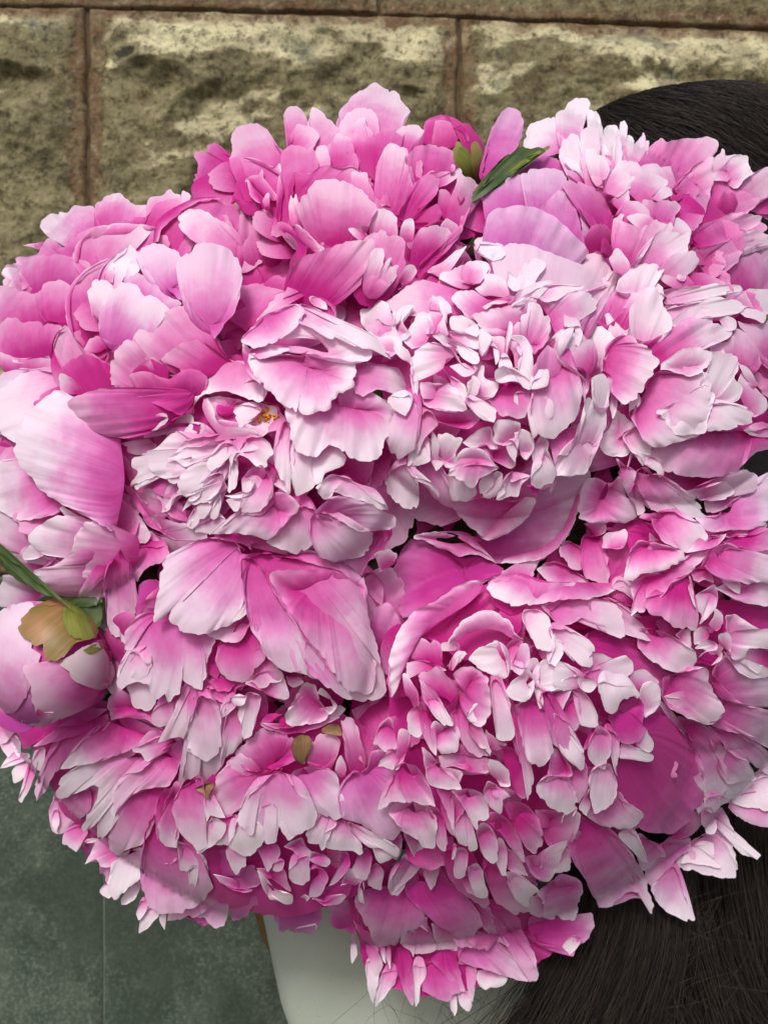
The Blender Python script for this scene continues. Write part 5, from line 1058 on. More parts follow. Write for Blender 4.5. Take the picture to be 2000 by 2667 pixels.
def catmull(p, step=5.0):
    p = np.asarray(p, float)
    if len(p) < 3:
        n = max(2, int(np.hypot(*(p[-1]-p[0]))/step)+1)
        t = np.linspace(0, 1, n)[:, None]
        return p[0]*(1-t)+p[-1]*t
    q = np.vstack([2*p[0]-p[1], p, 2*p[-1]-p[-2]])
    out = []
    for i in range(1, len(q)-2):
        a, b, c, e = q[i-1:i+3]
        n = max(2, int(np.hypot(*(c-b))/step)+1)
        t = np.linspace(0, 1, n, endpoint=False)[:, None]
        m1 = (c-a)*.42; m2 = (e-b)*.42
        lim = np.hypot(*(c-b))
        for m in (m1, m2):
            L = np.hypot(*m)
            if L > lim*.9: m *= lim*.9/L
        h = 2*t**3-3*t**2+1; h1 = t**3-2*t**2+t; h2 = -2*t**3+3*t**2; h3 = t**3-t**2
        out.append(h*b+h1*m1+h2*c+h3*m2)
    out.append(p[-1:])
    return np.vstack(out)
def resample(p, n):
    s = np.r_[0, np.cumsum(np.hypot(*(np.diff(p, axis=0).T)))]
    if s[-1] < 1e-6: return np.repeat(p[:1], n, 0)
    t = np.linspace(0, s[-1], n)
    return np.stack([np.interp(t, s, p[:, 0]), np.interp(t, s, p[:, 1])], -1)

def make_petal(code, par, A, B, seed):
    B = catmull(B)
    A0_ = np.asarray(A, float).mean(0)
    per = np.hypot(*(np.diff(B, axis=0).T)).sum()
    if np.hypot(*(B[0]-B[-1])) < .30*per and len(A) <= 3:
        # the outline runs all the way round: start it beside the petal's foot
        Bc = catmull(np.vstack([B[-1], B[0]])) if np.hypot(*(B[0]-B[-1])) > 6 else B[:0]
        B = np.vstack([B, Bc[1:-1]]) if len(Bc) > 2 else B
        j = int(np.argmin(np.hypot(*(B-A0_).T)))
        B = np.vstack([B[j:], B[:j+1]])
    L = np.hypot(*(np.diff(B, axis=0).T)).sum()
    nv = int(np.clip(L/5, 14, 150)); nu = 15
    B = resample(B, nv)
    A = np.asarray(A, float)
    if len(A) == 1:
        ch = B[-1]-B[0]; ln = max(np.hypot(*ch), 1); ch = ch/ln*min(24, ln*.26)
        A = np.array([A[0]-ch, A[0]+ch])
    if np.hypot(*(A[0]-B[0]))+np.hypot(*(A[-1]-B[-1])) > np.hypot(*(A[0]-B[-1]))+np.hypot(*(A[-1]-B[0])): A = A[::-1]
    A = resample(catmull(A), nv)
    ln = np.hypot(*(B-A).T).mean(); size = math.sqrt(max(L*ln, 1))
    # crenate rim
    tg = np.gradient(B, axis=0); tg /= np.hypot(*tg.T)[:, None]+1e-6
    nr = np.stack([-tg[:, 1], tg[:, 0]], -1)
    s = np.linspace(0, L, nv)
    amp = min(3.2, size*.018)
    B = B + nr*(amp*(2*vnoise(s/13, s*0+.5, seed)+1.3*vnoise(s/33, s*0+9, seed+1)))[:, None]
    inn = A-B; inn = inn/(np.hypot(*inn.T)[:, None]+1e-6)
    bite = np.clip(vnoise(s/15, s*0+3, seed+41)-.14, 0, 1)*min(26, size*.17) + np.clip(vnoise(s/7, s*0+6, seed+43)-.2, 0, 1)*min(9, size*.07)
    far = np.clip((np.hypot(*(A-B).T)/max(1, np.hypot(*(A-B).T).max())-.45)/.3, 0, 1)
    if par.get('c', 0) < 20 or seed % 2: B = B+inn*(bite*far)[:, None]
    u = np.linspace(0, 1, nu)**.85
    v = np.linspace(0, 1, nv)
    U, V = np.meshgrid(u, v, indexing='ij')
    am, bm2 = A.mean(0), B.mean(0)
    ax = bm2-am; al = np.hypot(*ax)
    if al < 1: ax = np.array([0, -1.])
    else: ax = ax/al
    lt = np.array([-ax[1], ax[0]])
    Dv = B-A
    dl = Dv@ax; dt = Dv@lt
    ext = min(42, .34*ln)                       # the foot goes on under its neighbours
    ul = U; ut = np.clip(U, 0, 1)**.34
    xy = (A-ax*ext*(np.hypot(*(A[0]-A[-1])) < .6*np.hypot(*(B[0]-B[-1]))))[None] + 0*U[..., None]
    off = A[None]-xy
    xy = xy + off*ul[..., None] + ax*(dl[None]*ul)[..., None] + lt*(dt[None]*ut)[..., None]
    x, y = xy[..., 0], xy[..., 1]
    c = par.get('c', None)
    if c is None: c = min(9, size*.05)*(1 if (seed % 4) else -.5)
    dd = par.get('d', -min(24, 7+ln*.12))
    z = par.get('z', 0)*ZS
    prof = 1-(2*V-1)**2
    zz = dd*(1-U)**1.3 + c*.62*prof*np.sin(np.pi*np.clip(U, 0, 1)*.78)**.9
    rf = min(6, size*.035)
    zz = zz + rf*1.5*vnoise(V*L/46+3, U*1.2, seed+5)*U**1.5
    zz = zz + rf*1.7*vnoise(V*L/20+3, U*2, seed+8)*U**3
    zz = zz + min(6, size*.035)*2*vnoise(x/60, y/60, seed+7)*(.3+U)
    # lengthwise pleats
    zz = zz + min(2.2, size*.012)*2*vnoise(V*L/30, U*1.1+.3, seed+11)*np.sqrt(U)
    # sharp creases running lengthwise
    cr = np.abs(vnoise(V*L/60+7, U*.9+.2, seed+21)); zz = zz - min(1.6, size*.009)*np.clip(1-cr*7, 0, 1)*np.sqrt(U)
    # rim recurve
    zz = zz - np.clip((U-.86)/.14, 0, 1)**2*min(2.4, size*.014)*(-.9 if seed % 3 else .6)
    if code in BUD:
        bx, by, br, bz = BUD[code]
        r = np.clip(((x-bx)**2+(y-by)**2)/br**2, 0, .999)
        base = dome(np.array(bx), np.array(by)) + bz - 120 + br*np.sqrt(1-r)*.9
        zz = zz*.12 + z*.75; dep = base+zz
    else:
        if code in ('f', 'F', 'e'): fx, fy, fr, fb, fo = (x.mean(), y.mean(), 200, 0, 0)
        else: fx, fy, fr, fb, fo = FL[code][:5]
        r = ((x-fx)**2+(y-fy)**2)/fr**2
        dep = dome(x, y) + fb*2.3*(np.clip(1-r*.9, 0, 1)**.6 - .5 - .35*np.clip(r-1, 0, .8)) + fo + z + zz
    pts = P(x, y, dep)
    rd = np.hypot(*(B-A.mean(0)).T); rd = (rd/rd.max())**.7
    uv = np.stack([U*rd[None], V*L*S*10], -1)
    return pts, uv, dep

def parse(text):
    ox = oy = 0; sc_ = 1; out = []
    for line in text.split('\n'):
        line = line.strip()
        if not line or line[0] == '#': continue
        if line[0] == '@':
            a = line.split(); ox, oy = float(a[1]), float(a[2]); sc_ = float(a[3])/1659.0; continue
        hd, a, b = [q.strip() for q in line.split(' : ')] if line.count(' : ') == 2 else (None,)*3
        if hd is None: raise ValueError(line)
        hh = hd.split()
        if len(hh[0]) == 1: code = hh[0]; rest = hh[1:]
        else: raise ValueError(line)
        par = {q[0]: float(q[1:]) for q in rest}
        f = lambda s: [(ox+float(p.split(',')[0])*sc_, oy+float(p.split(',')[1])*sc_) for p in s.split()]
        out.append((code, par, f(a), f(b)))
    return out
PET = parse(DATA)
LEAFROOT = {}
for i, (code, par, A, B) in enumerate(PET):
    pts, uv, dep = make_petal(code, par, A, B, 100+i*13)
    g, n = par.get('g', 0), par.get('n', 0)
    if code in 'fFe':
        me = grid_mesh('leaf', pts, uv)
        if code in LEAFROOT:
            o = link('leaf_underside', me, SEPALG, LEAFROOT[code])
        else:
            o = link('peony_leaf', me, LEAF); LEAFROOT[code] = o
            tag(o, {'f': 'narrow green leaf crossing the left edge above the round bud',
                    'e': 'short green leaf lying between the round bud and the pale peony',
                    'F': 'dark green curved leaf standing at the top beside the upright mauve petal'}[code], 'leaf')
        continue
    mat = PETAL; nm = 'petal'
    if n > .4: mat = BROWN if code == 'M' else SEPAL; nm = 'sepal'
    elif g >= 1: mat = SEPALG; nm = 'sepal'
    me = grid_mesh(nm, pts, uv)
    o = link(nm, me, mat, ROOT[code])
    bb_ = np.array(B); sz_ = math.hypot(np.ptp(bb_[:, 0]), np.ptp(bb_[:, 1]))
    young = max(0, min(1, (150-sz_)/70))*{'C': .30, 'O': .28, 'X': .25, 'R': .22, 'N': .12, 'T': .12, 'S': .1}.get(code, .14 if code in FL else 0)*(par.get('t', 0) < .3)
    o.color = (min(1, max(0, ((lambda q: q*1.8 if q >= .35 else q*1.15)(par.get('t', 0))+TONE.get(code, 0)-young)*.5+.5)), par.get('w', .5), par.get('h', 0)*.5+.5, 1-min(g, 1)*(mat is PETAL))

# hidden inner petals that fill each flower's body behind the traced ones
def filler_mesh(seed):
    r = np.random.default_rng(seed)
    nu, nv = 9, 13
    u = np.linspace(0, 1, nu); v = np.linspace(-1, 1, nv)
    U, V = np.meshgrid(u, v, indexing='ij')
    w = .42*np.sin(np.pi*(.12+.70*U))**.8
    x = V*w; y = U - .10*np.abs(V)**2.5*U
    y = y + .05*U*2*vnoise(V*4+5, V*0, seed)
    z = .18*np.sin(U*2.2) - .25*V**2*w + .07*2*vnoise(V*3+4, U*2, seed+3)*U
    return grid_mesh('petal', np.stack([x, y, z], -1), np.stack([U, (V+1)*.3], -1))
FM = [filler_mesh(900+i) for i in range(6)]
for m in FM: m.materials.append(PETAL)
from mathutils import Matrix
cen = {}
for ci, (k, f) in enumerate(FL.items()):
    fx, fy, fr, fb, fo = f[:5]
    nmine = sum(1 for q in PET if q[0] == k)
    dz = float(dome(np.array(fx*1.), np.array(fy*1.))) + fb + fo
    c = Vector(P(np.array(float(fx)), np.array(float(fy)), np.array(dz-150.)))
    cen[k] = c
    # outward direction of the flower (dome normal)
    nrm = Vector(((fx-BX)/BRX*.9, -1.0, -(fy-BY)/BRY*.9)).normalized()
    NRM = globals().setdefault('NRM', {}); NRM[k] = nrm
# loosely packed under-petals below the traced ones, each given to its nearest flower
SIL = [(c_[0], c_[1], c_[2]*s_) for c_, s_ in ((FL[k], {'W': .5, 'V': 1.45, 'Q': .62, 'S': .62, 'T': 1.15, 'R': 1.1, 'L': 1.1, 'M': .78, 'N': .9, 'K': .95}.get(k, .98)) for k in FL)]
HOLES = ((1182, 1388, 14), (1502, 1392, 16), (1003, 1478, 8))
fi = 0
for gy_ in np.arange(380, 2600, 74):
    for gx_ in np.arange(-60, 2080, 74):
        X = gx_+random.uniform(-34, 34); Y = gy_+random.uniform(-34, 34)
        if not any(math.hypot(X-a_, Y-b_) < r_-55 for a_, b_, r_ in SIL): continue
        if any(math.hypot(X-a_, Y-b_) < r_+30 for a_, b_, r_ in HOLES): continue
        k = min(FL, key=lambda q: math.hypot(X-FL[q][0], Y-FL[q][1])/FL[q][2])
        if Y < {'T': 450, 'R': 440, 'L': 600, 'W': 700, 'V': 520}.get(k, 0): continue
        if k in 'LW' and X < 260 and Y < 760: continue
        nrm = NRM[k]
        fx_, fy_, fr_, fb_, fo_ = FL[k][:5]; r_ = ((X-fx_)**2+(Y-fy_)**2)/fr_**2
        dpt = float(dome(np.array(X), np.array(Y)))+fo_+fb_*2.3*(max(0, min(1, 1-r_*.9))**.6-.5-.35*max(0, min(.8, r_-1)))-random.uniform(56, 98)-(28 if k in 'SMBQ' else 0)
        cc = Vector(P(np.array(X), np.array(Y), np.array(dpt)))
        ang = random.uniform(0, 6.283); tilt = random.uniform(.1, .5)
        rad = Vector((math.cos(ang), 0, -math.sin(ang)))
        dirv = (rad*math.cos(tilt)+nrm*math.sin(tilt)).normalized()
        side = dirv.cross(nrm).normalized(); up = side.cross(dirv)
        if up.dot(nrm) < 0: up = -up; side = -side
        sz = random.uniform(95, 135)*S
        fi += 1
        o = bpy.data.objects.new('petal', FM[fi % 6]); COL.objects.link(o)
        M = Matrix((side, dirv, up)).transposed().to_4x4()
        o.matrix_world = Matrix.Translation(cc-dirv*sz*.5) @ M @ Matrix.Diagonal((sz*1.3, sz, sz, 1))
        o.parent = ROOT[k]
        o.color = (.74+.15*random.random(), .15, .5, 1)  # deep tone paints the shade of crevices into these under-petals
HOLD = Vector(P(np.array(1050.), np.array(1750.), np.array(-900.)))
def tube(pts, rad, n=8):
    pts = np.asarray(pts, float); t = np.gradient(pts, axis=0); t /= np.linalg.norm(t, axis=1)[:, None]+1e-9
    ref = np.array([.13, .31, .94]); a = np.cross(t, ref); a /= np.linalg.norm(a, axis=1)[:, None]+1e-9
    b = np.cross(t, a); th = np.linspace(0, 2*np.pi, n, endpoint=False)
    rad = np.broadcast_to(rad, (len(pts),))
    return pts[:, None]+rad[:, None, None]*(a[:, None]*np.cos(th)[None, :, None]+b[:, None]*np.sin(th)[None, :, None])
def bez(a, b, c, n=12):
    t = np.linspace(0, 1, n)[:, None]; a, b, c = map(np.array, (a, b, c))
    return a*(1-t)**2+2*b*t*(1-t)+c*t*t
cen['a'] = Vector(P(np.array(1190.), np.array(430.), np.array(-100.)))
cen['b'] = Vector(P(np.array(140.), np.array(1700.), np.array(40.)))
for k, c in cen.items():
    mid = Vector((c.x*.6+HOLD.x*.4, c.y*.4+HOLD.y*.6, c.z*.75+HOLD.z*.25))
    mid.y = c.y*.55+HOLD.y*.45
    e = HOLD + Vector((random.uniform(-.012, .012), random.uniform(-.01, .01), 0))
    st = tube(bez(c, mid, e), .0032)
    link('stem', grid_mesh('stem', st, closed=True), STEM, ROOT[k])
# stamens of the open peony
def px(x, y, d): return P(np.array(float(x)), np.array(float(y)), np.array(float(d)))
YEL = simple('stamen_yellow', (.75,.30,.02), (.85,.50,.05), 400, .6)
pts_all = []; faces = []
sx0, sy0 = 695, 1083
zb = float(dome(np.array(690.), np.array(1085.)))+75
parts = []
for i in range(46):
    a = random.uniform(0, 6.28); r = random.uniform(4, 34)
    x0, y0 = sx0+10+random.uniform(-12, 12), sy0+random.uniform(-12, 12)
    x1, y1 = sx0+math.cos(a)*r*1.1-6, sy0+math.sin(a)*r*.75
    L = bez(px(x0, y0, zb-60), px((x0+x1)/2+random.uniform(-5, 5), (y0+y1)/2, zb-20), px(x1, y1, zb-10+random.uniform(-8, 14)), 7)
    parts.append(tube(L, np.r_[.0003, .0003, .0003, .0003, .0007, .0009, .0004], 5))
me = bpy.data.meshes.new('stamens'); V_ = np.concatenate([p.reshape(-1, 3) for p in parts]); F_ = []
o_ = 0
for p in parts:
    a, b = p.shape[:2]
    for i in range(a-1):
        for j in range(b):
            F_.append((o_+i*b+j, o_+i*b+(j+1) % b, o_+(i+1)*b+(j+1) % b, o_+(i+1)*b+j))
    o_ += a*b
me.from_pydata(V_.tolist(), [], F_)
link('stamens', me, YEL, ROOT['O'], 'stuff')

# dark leaves between and behind the flowers
parts = []
for i in range(900):
    a = random.uniform(0, 6.283); q = math.sqrt(random.random())*.80
    X = BX+math.cos(a)*q*BRX*.95; Y = BY+60+math.sin(a)*q*BRY*.90
    if Y < 640: Y = 640+random.random()*160
    if Y < 640 and X < 420: Y += 200
    dp = float(dome(np.array(X), np.array(Y)))-random.uniform(160, 300)
    L = random.uniform(110, 200); w = L*.22; an = random.uniform(0, 6.28)
    u = np.linspace(0, 1, 8); v = np.linspace(-1, 1, 5); UU, VV = np.meshgrid(u, v, indexing='ij')
    ww = w*np.sin(np.pi*np.clip(UU, .02, .98))**.8
    lx = (UU-.5)*L; ly = VV*ww
    parts.append((P(X+lx*math.cos(an)-ly*math.sin(an), Y+lx*math.sin(an)+ly*math.cos(an), dp+14*np.sin(UU*3)-12*np.abs(VV)+random.uniform(-40, 40)*(UU-.5)), np.stack([UU, VV*.1], -1)))
V_ = []; Q_ = []; o_ = 0
for p, _ in parts:
    a, b = p.shape[:2]; V_.append(p.reshape(-1, 3)); ii = np.arange(a*b).reshape(a, b)+o_; o_ += a*b
    Q_.append(np.stack([ii[:-1, :-1], ii[:-1, 1:], ii[1:, 1:], ii[1:, :-1]], -1).reshape(-1, 4))
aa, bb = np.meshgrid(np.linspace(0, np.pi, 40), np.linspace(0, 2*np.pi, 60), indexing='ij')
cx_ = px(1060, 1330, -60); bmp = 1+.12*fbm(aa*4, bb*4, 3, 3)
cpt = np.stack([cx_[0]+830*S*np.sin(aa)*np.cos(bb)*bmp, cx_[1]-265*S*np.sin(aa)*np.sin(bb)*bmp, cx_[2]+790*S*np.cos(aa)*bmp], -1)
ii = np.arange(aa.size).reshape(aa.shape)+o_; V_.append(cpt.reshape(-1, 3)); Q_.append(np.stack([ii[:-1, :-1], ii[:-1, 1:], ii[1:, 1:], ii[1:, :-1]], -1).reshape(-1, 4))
me = bpy.data.meshes.new('foliage'); me.from_pydata(np.concatenate(V_).tolist(), [], np.concatenate(Q_).tolist())
fo_ = link('foliage', me, LEAF, None, 'stuff'); fo_['label'] = 'dark green leaves filling the bouquet behind the peonies'
# ------------------------------------------------------------------ wall
WD = -1500.0
def stone_material(name, seed):
    m, t, out = new_mat(name); N = NT(t)
    tc = N.n('ShaderNodeTexCoord'); ob = tc.outputs['Object']
    oi = N.n('ShaderNodeObjectInfo')
    n1 = N.noise(ob, 9, 6, .65, .4); n2 = N.noise(ob, 45, 6, .75); n3 = N.noise(ob, 300, 4, .75); n4 = N.noise(ob, 14, 5, .6, .8); n5 = N.noise(ob, 120, 5, .75)
    at = N.n('ShaderNodeAttribute', attribute_name='relief'); rel = at.outputs['Fac']
    at2 = N.n('ShaderNodeAttribute', attribute_name='margin'); mar = at2.outputs['Fac']
    c = N.mix(N.rng(n1, .32, .68), (.11,.097,.052), (.21,.19,.105))
    c = N.mix(N.rng(n2, .40, .68, 0, .8), c, (.29,.265,.15))
    c = N.mix(N.rng(n4, .54, .7, 0, .45), c, (.16,.115,.06))
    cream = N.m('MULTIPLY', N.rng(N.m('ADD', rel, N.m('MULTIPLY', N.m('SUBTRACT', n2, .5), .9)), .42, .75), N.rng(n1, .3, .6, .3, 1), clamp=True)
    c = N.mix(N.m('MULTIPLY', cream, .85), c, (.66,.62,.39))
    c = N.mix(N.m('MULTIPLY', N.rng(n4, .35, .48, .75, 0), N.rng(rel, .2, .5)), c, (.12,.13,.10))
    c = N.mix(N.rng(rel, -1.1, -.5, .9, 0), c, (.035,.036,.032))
    c = N.mix(N.m('MULTIPLY', mar, N.rng(n2, .3, .7, .9, .3)), c, (.17,.095,.055))
    c = N.mix(N.rng(n5, .48, .66, 0, .8), c, (.045,.036,.018))
    c = N.mix(N.rng(n5, .30, .44, .5, 0), c, (.42,.39,.27))
    c = N.mix(N.rng(n3, .54, .68, 0, .6), c, (.035,.028,.016))
    p = N.n('ShaderNodeBsdfPrincipled'); N.l(c, p.inputs['Base Color']); p.inputs['Roughness'].default_value = .9
    p.inputs['Specular IOR Level'].default_value = .15
    b = N.n('ShaderNodeBump'); b.inputs['Strength'].default_value = 1.0; b.inputs['Distance'].default_value = .004
    N.l(N.m('ADD', N.m('MULTIPLY', n2, .7), N.m('ADD', N.m('MULTIPLY', n3, .4), N.m('MULTIPLY', n5, .6))), b.inputs['Height'])
    N.l(b.outputs[0], p.inputs['Normal']); N.l(p.outputs[0], out.inputs[0])
    return m
STONE = stone_material('rock_faced_stone', 1)
MORTAR = simple('mortar', (.05,.035,.02), (.12,.085,.05), 60, .95, .6, .003, .1)
wall = thing('stone_wall', 'rough rock-faced olive and brown stone block wall behind the bouquet', 'wall')
STAINS_AND_LIGHT = [(60,42,130,16,0,.7),(330,165,70,14,-10,.6),(480,140,170,24,-8,.7),(620,72,90,38,18,.8),(850,62,280,18,5,.7),(760,105,150,42,0,.4),(1105,130,90,42,0,.6),  # cream lichen and dark stains; streaks along block tops also paint the lit band
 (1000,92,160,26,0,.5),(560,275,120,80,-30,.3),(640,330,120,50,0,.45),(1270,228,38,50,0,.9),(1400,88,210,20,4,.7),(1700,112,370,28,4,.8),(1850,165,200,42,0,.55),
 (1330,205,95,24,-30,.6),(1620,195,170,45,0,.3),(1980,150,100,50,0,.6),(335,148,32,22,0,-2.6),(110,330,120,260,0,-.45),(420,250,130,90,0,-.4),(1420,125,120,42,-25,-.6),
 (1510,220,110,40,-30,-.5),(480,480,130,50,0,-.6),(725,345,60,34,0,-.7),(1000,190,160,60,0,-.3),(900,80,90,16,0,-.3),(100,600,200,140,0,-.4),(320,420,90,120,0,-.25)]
def block(x0, y0, x1, y1, y0b=None, y1b=None, seed=0, deep=60, res=5.0):
    """block between image-plane lines at the wall's distance; y0b/y1b: y on the right side"""
    y0b = y0 if y0b is None else y0b; y1b = y1 if y1b is None else y1b
    nx = int((x1-x0)/res)+1; ny = int((y1-y0)/res)+1
    a = np.linspace(0, 1, nx); b = np.linspace(0, 1, ny)
    Bm, Am = np.meshgrid(b, a, indexing='ij')
    x = x0+(x1-x0)*Am; y = (y0+(y0b-y0)*Am)*(1-Bm)+(y1+(y1b-y1)*Am)*Bm
    # distance from edges in px
    dx = np.minimum(x-x0, x1-x); dy = np.minimum(y-(y0+(y0b-y0)*Am), (y1+(y1b-y1)*Am)-y)
    wob = 7*2*fbm(x/40, y/40, seed+3, 3)
    e = np.minimum(dx, dy)
    e2 = np.minimum(dx-30+wob*1.6, dy-24+wob*1.6)
    mar = np.clip(1-np.clip(e2/16, 0, 1), 0, 1)
    body = np.clip(e2/110, 0, 1)**.7
    big = fbm(x/420, y/240, seed, 2)                # large facets
    fac = np.abs(fbm(x/200+3, y/110+2, seed+9, 3))
    med = fbm(x/60, y/45, seed+4, 5, .62)
    fine = fbm(x/14, y/12, seed+6, 3, .6)
    h = body*(deep*(.62+.9*big) - deep*.9*fac) + (.15+.85*body)*(17*med+8.0*fine)
    h = np.maximum(h, -4+2*fine) 
    rnd = np.clip(e/10, 0, 1)
    d = WD + h - 26*(1-np.sqrt(np.clip(1-(1-rnd)**2, 0, 1)))
    x = x + 3.0*2*fbm(y/50, y*0+seed, seed+31, 3)*(1-np.clip(dx/60, 0, 1))
    y = y + 3.0*2*fbm(x/50, x*0+seed, seed+33, 3)*(1-np.clip(dy/60, 0, 1))
    pts = P(x, y, WD+0*x); pts[..., 1] = -d*S
    me = grid_mesh('stone_block', pts)
    # upward-looking slopes coloured paler: cream lichen, with light from above painted in
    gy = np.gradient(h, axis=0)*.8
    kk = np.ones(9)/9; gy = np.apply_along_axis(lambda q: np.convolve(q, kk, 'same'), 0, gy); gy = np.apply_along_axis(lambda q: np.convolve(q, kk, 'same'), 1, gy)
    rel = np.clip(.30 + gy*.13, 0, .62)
    rel = rel + .10*np.exp(-((y-y0-75)/50)**2)  # lit band where the face slopes up, painted into the tone
    for (bx, by, rx, ry, an, st) in STAINS_AND_LIGHT:
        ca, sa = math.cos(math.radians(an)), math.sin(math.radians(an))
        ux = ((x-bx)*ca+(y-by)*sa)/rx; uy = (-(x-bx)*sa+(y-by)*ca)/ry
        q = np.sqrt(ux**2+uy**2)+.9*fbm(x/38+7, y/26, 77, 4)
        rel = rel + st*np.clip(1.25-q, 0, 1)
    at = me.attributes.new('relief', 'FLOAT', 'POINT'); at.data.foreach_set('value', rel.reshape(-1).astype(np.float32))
    at = me.attributes.new('margin', 'FLOAT', 'POINT'); at.data.foreach_set('value', mar.reshape(-1).astype(np.float32))
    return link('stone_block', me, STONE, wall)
g = 5
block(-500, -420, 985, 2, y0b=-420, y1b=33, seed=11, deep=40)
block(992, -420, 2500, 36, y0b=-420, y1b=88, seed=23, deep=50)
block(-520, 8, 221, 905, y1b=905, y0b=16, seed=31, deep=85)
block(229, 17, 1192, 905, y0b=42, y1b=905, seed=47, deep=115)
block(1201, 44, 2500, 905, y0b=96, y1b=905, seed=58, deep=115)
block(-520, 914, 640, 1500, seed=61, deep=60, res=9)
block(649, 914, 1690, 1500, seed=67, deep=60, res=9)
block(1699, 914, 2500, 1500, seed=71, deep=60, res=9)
# mortar bed behind the blocks
mx, my = np.meshgrid(np.linspace(-520, 2500, 40), np.linspace(-420, 1504, 30))
mp = P(mx, my, WD+0*mx); mp[..., 1] = -(WD-24+4*fbm(mx/60, my/60, 5))*S
link('mortar', grid_mesh('mortar', mp), MORTAR, wall)
# smooth grey-green panel below
def green_extra(N, tc, c):
    n = N.noise(tc.outputs['Object'], 300, 4, .75); n2 = N.noise(tc.outputs['Object'], 7, 5, .65, .6)
    c = N.mix(N.rng(n, .46, .66, 0, .8), c, (.125,.160,.120))
    c = N.mix(N.rng(n2, .42, .62, 0, .7), c, (.030,.044,.034))
    return N.mix(N.rng(n, .3, .45, .5, 0), c, (.022,.032,.024))
GREEN = simple('grey_green_render', (.040,.058,.044), (.075,.098,.076), 30, .85, .8, .003, .2, green_extra)
gw = thing('rendered_wall', 'grey-green rough rendered wall panel filling the lower left', 'wall')
def panel(x0, x1, y0, y1, seed):
    X, Y = np.meshgrid(np.linspace(x0, x1, int((x1-x0)/16)), np.linspace(y0, y1, int((y1-y0)/16)))
    e = np.minimum(X-x0, x1-X)
    d = WD+10+3.5*fbm(X/90, Y/90, seed, 4) + 1.6*fbm(X/18, Y/18, seed+2, 2) - 10*(1-np.clip(e/9, 0, 1))
    p = P(X, Y, WD+0*X); p[..., 1] = -d*S
    link('panel', grid_mesh('panel', p), GREEN, gw)
panel(-520, 268, 1510, 3300, 3); panel(272, 1230, 1510, 3300, 9); panel(1234, 2500, 1510, 3300, 14)
lx, ly = np.meshgrid(np.linspace(-520, 2500, 4), np.linspace(1506, 3300, 4))
lp = P(lx, ly, WD+0*lx); lp[..., 1] = -(WD-4)*S
link('joint_filler', grid_mesh('joint_filler', lp), simple('pale_joint', (.10,.13,.105), (.14,.17,.14), 80, .9), gw)
# ground
GZ = float(P(np.array(0.), np.array(3290.), np.array(WD))[2])
gx, gy = np.meshgrid(np.linspace(-30, 30, 40), np.linspace(-30, 30, 40))
gp = np.stack([gx, gy, gx*0+GZ], -1)
go = link('ground', grid_mesh('ground', gp[:, ::-1]), simple('paving', (.10,.10,.09), (.16,.155,.14), 8, .9), None, 'structure')

# ------------------------------------------------------------------ person behind the bouquet
person = thing('person', 'person with long dark hair and a pale grey-green top, hidden behind the bouquet', 'person')
SKIN = simple('skin', (.50,.30,.21), (.58,.37,.27), 90, .5, .1)
SHIRT = None
def shirt_extra(N, tc, c):
    n = N.noise(tc.outputs['Object'], 500, 2, .6)
    return N.mix(N.rng(n, .62, .74, 0, .35), c, (.20,.23,.20))
SHIRT = simple('pale_cloth', (.33,.375,.315), (.38,.42,.36), 14, .75, .25, .002, .2, shirt_extra)
TAN = simple('tan_cloth', (.10,.065,.02), (.15,.10,.035), 50, .8, .3)
def loft(secs, n=40, pw=1.0):
    """secs: (x, y, d, rx, rd) in image px at depth d, radii in px of that depth"""
    rows = []
    th = np.linspace(0, 2*np.pi, n, endpoint=False)
    for (x, y, d, rx, rd) in secs:
        c = px(x, y, d); k = (D-d)/D
        C_, S_ = np.cos(th), np.sin(th)
        rows.append(np.stack([c[0]+np.sign(C_)*np.abs(C_)**pw*rx*k*S, c[1]-np.sign(S_)*np.abs(S_)**pw*rd*S, c[2]+0*th], -1))
    return np.array(rows)
def spline_secs(s, m=8):
    s = np.array(s, float); t = np.arange(len(s)); T = np.linspace(0, len(s)-1, (len(s)-1)*m+1)
    i = np.clip(T.astype(int), 0, len(s)-2); f = (T-i)[:, None]
    p0 = s[np.clip(i-1, 0, None)]; p1 = s[i]; p2 = s[i+1]; p3 = s[np.clip(i+2, None, len(s)-1)]
    return .5*((2*p1)+(-p0+p2)*f+(2*p0-5*p1+4*p2-p3)*f*f+(-p0+3*p1-3*p2+p3)*f**3)
# body: head, neck and torso as one continuous surface
body = spline_secs([(1830,362,-780,20,20),(1830,385,-780,130,160),(1830,460,-770,245,310),(1830,560,-750,290,380),(1820,720,-730,280,370),
    (1800,860,-720,235,320),(1780,950,-735,165,230),(1750,1040,-780,135,150),(1710,1160,-800,140,150),(1640,1300,-820,230,170),
    (1540,1450,-820,440,190),(1440,1700,-820,500,220),(1360,2050,-800,480,230),(1300,2500,-780,470,240),(1280,3200,-760,480,250)])
bm_ = loft(body)
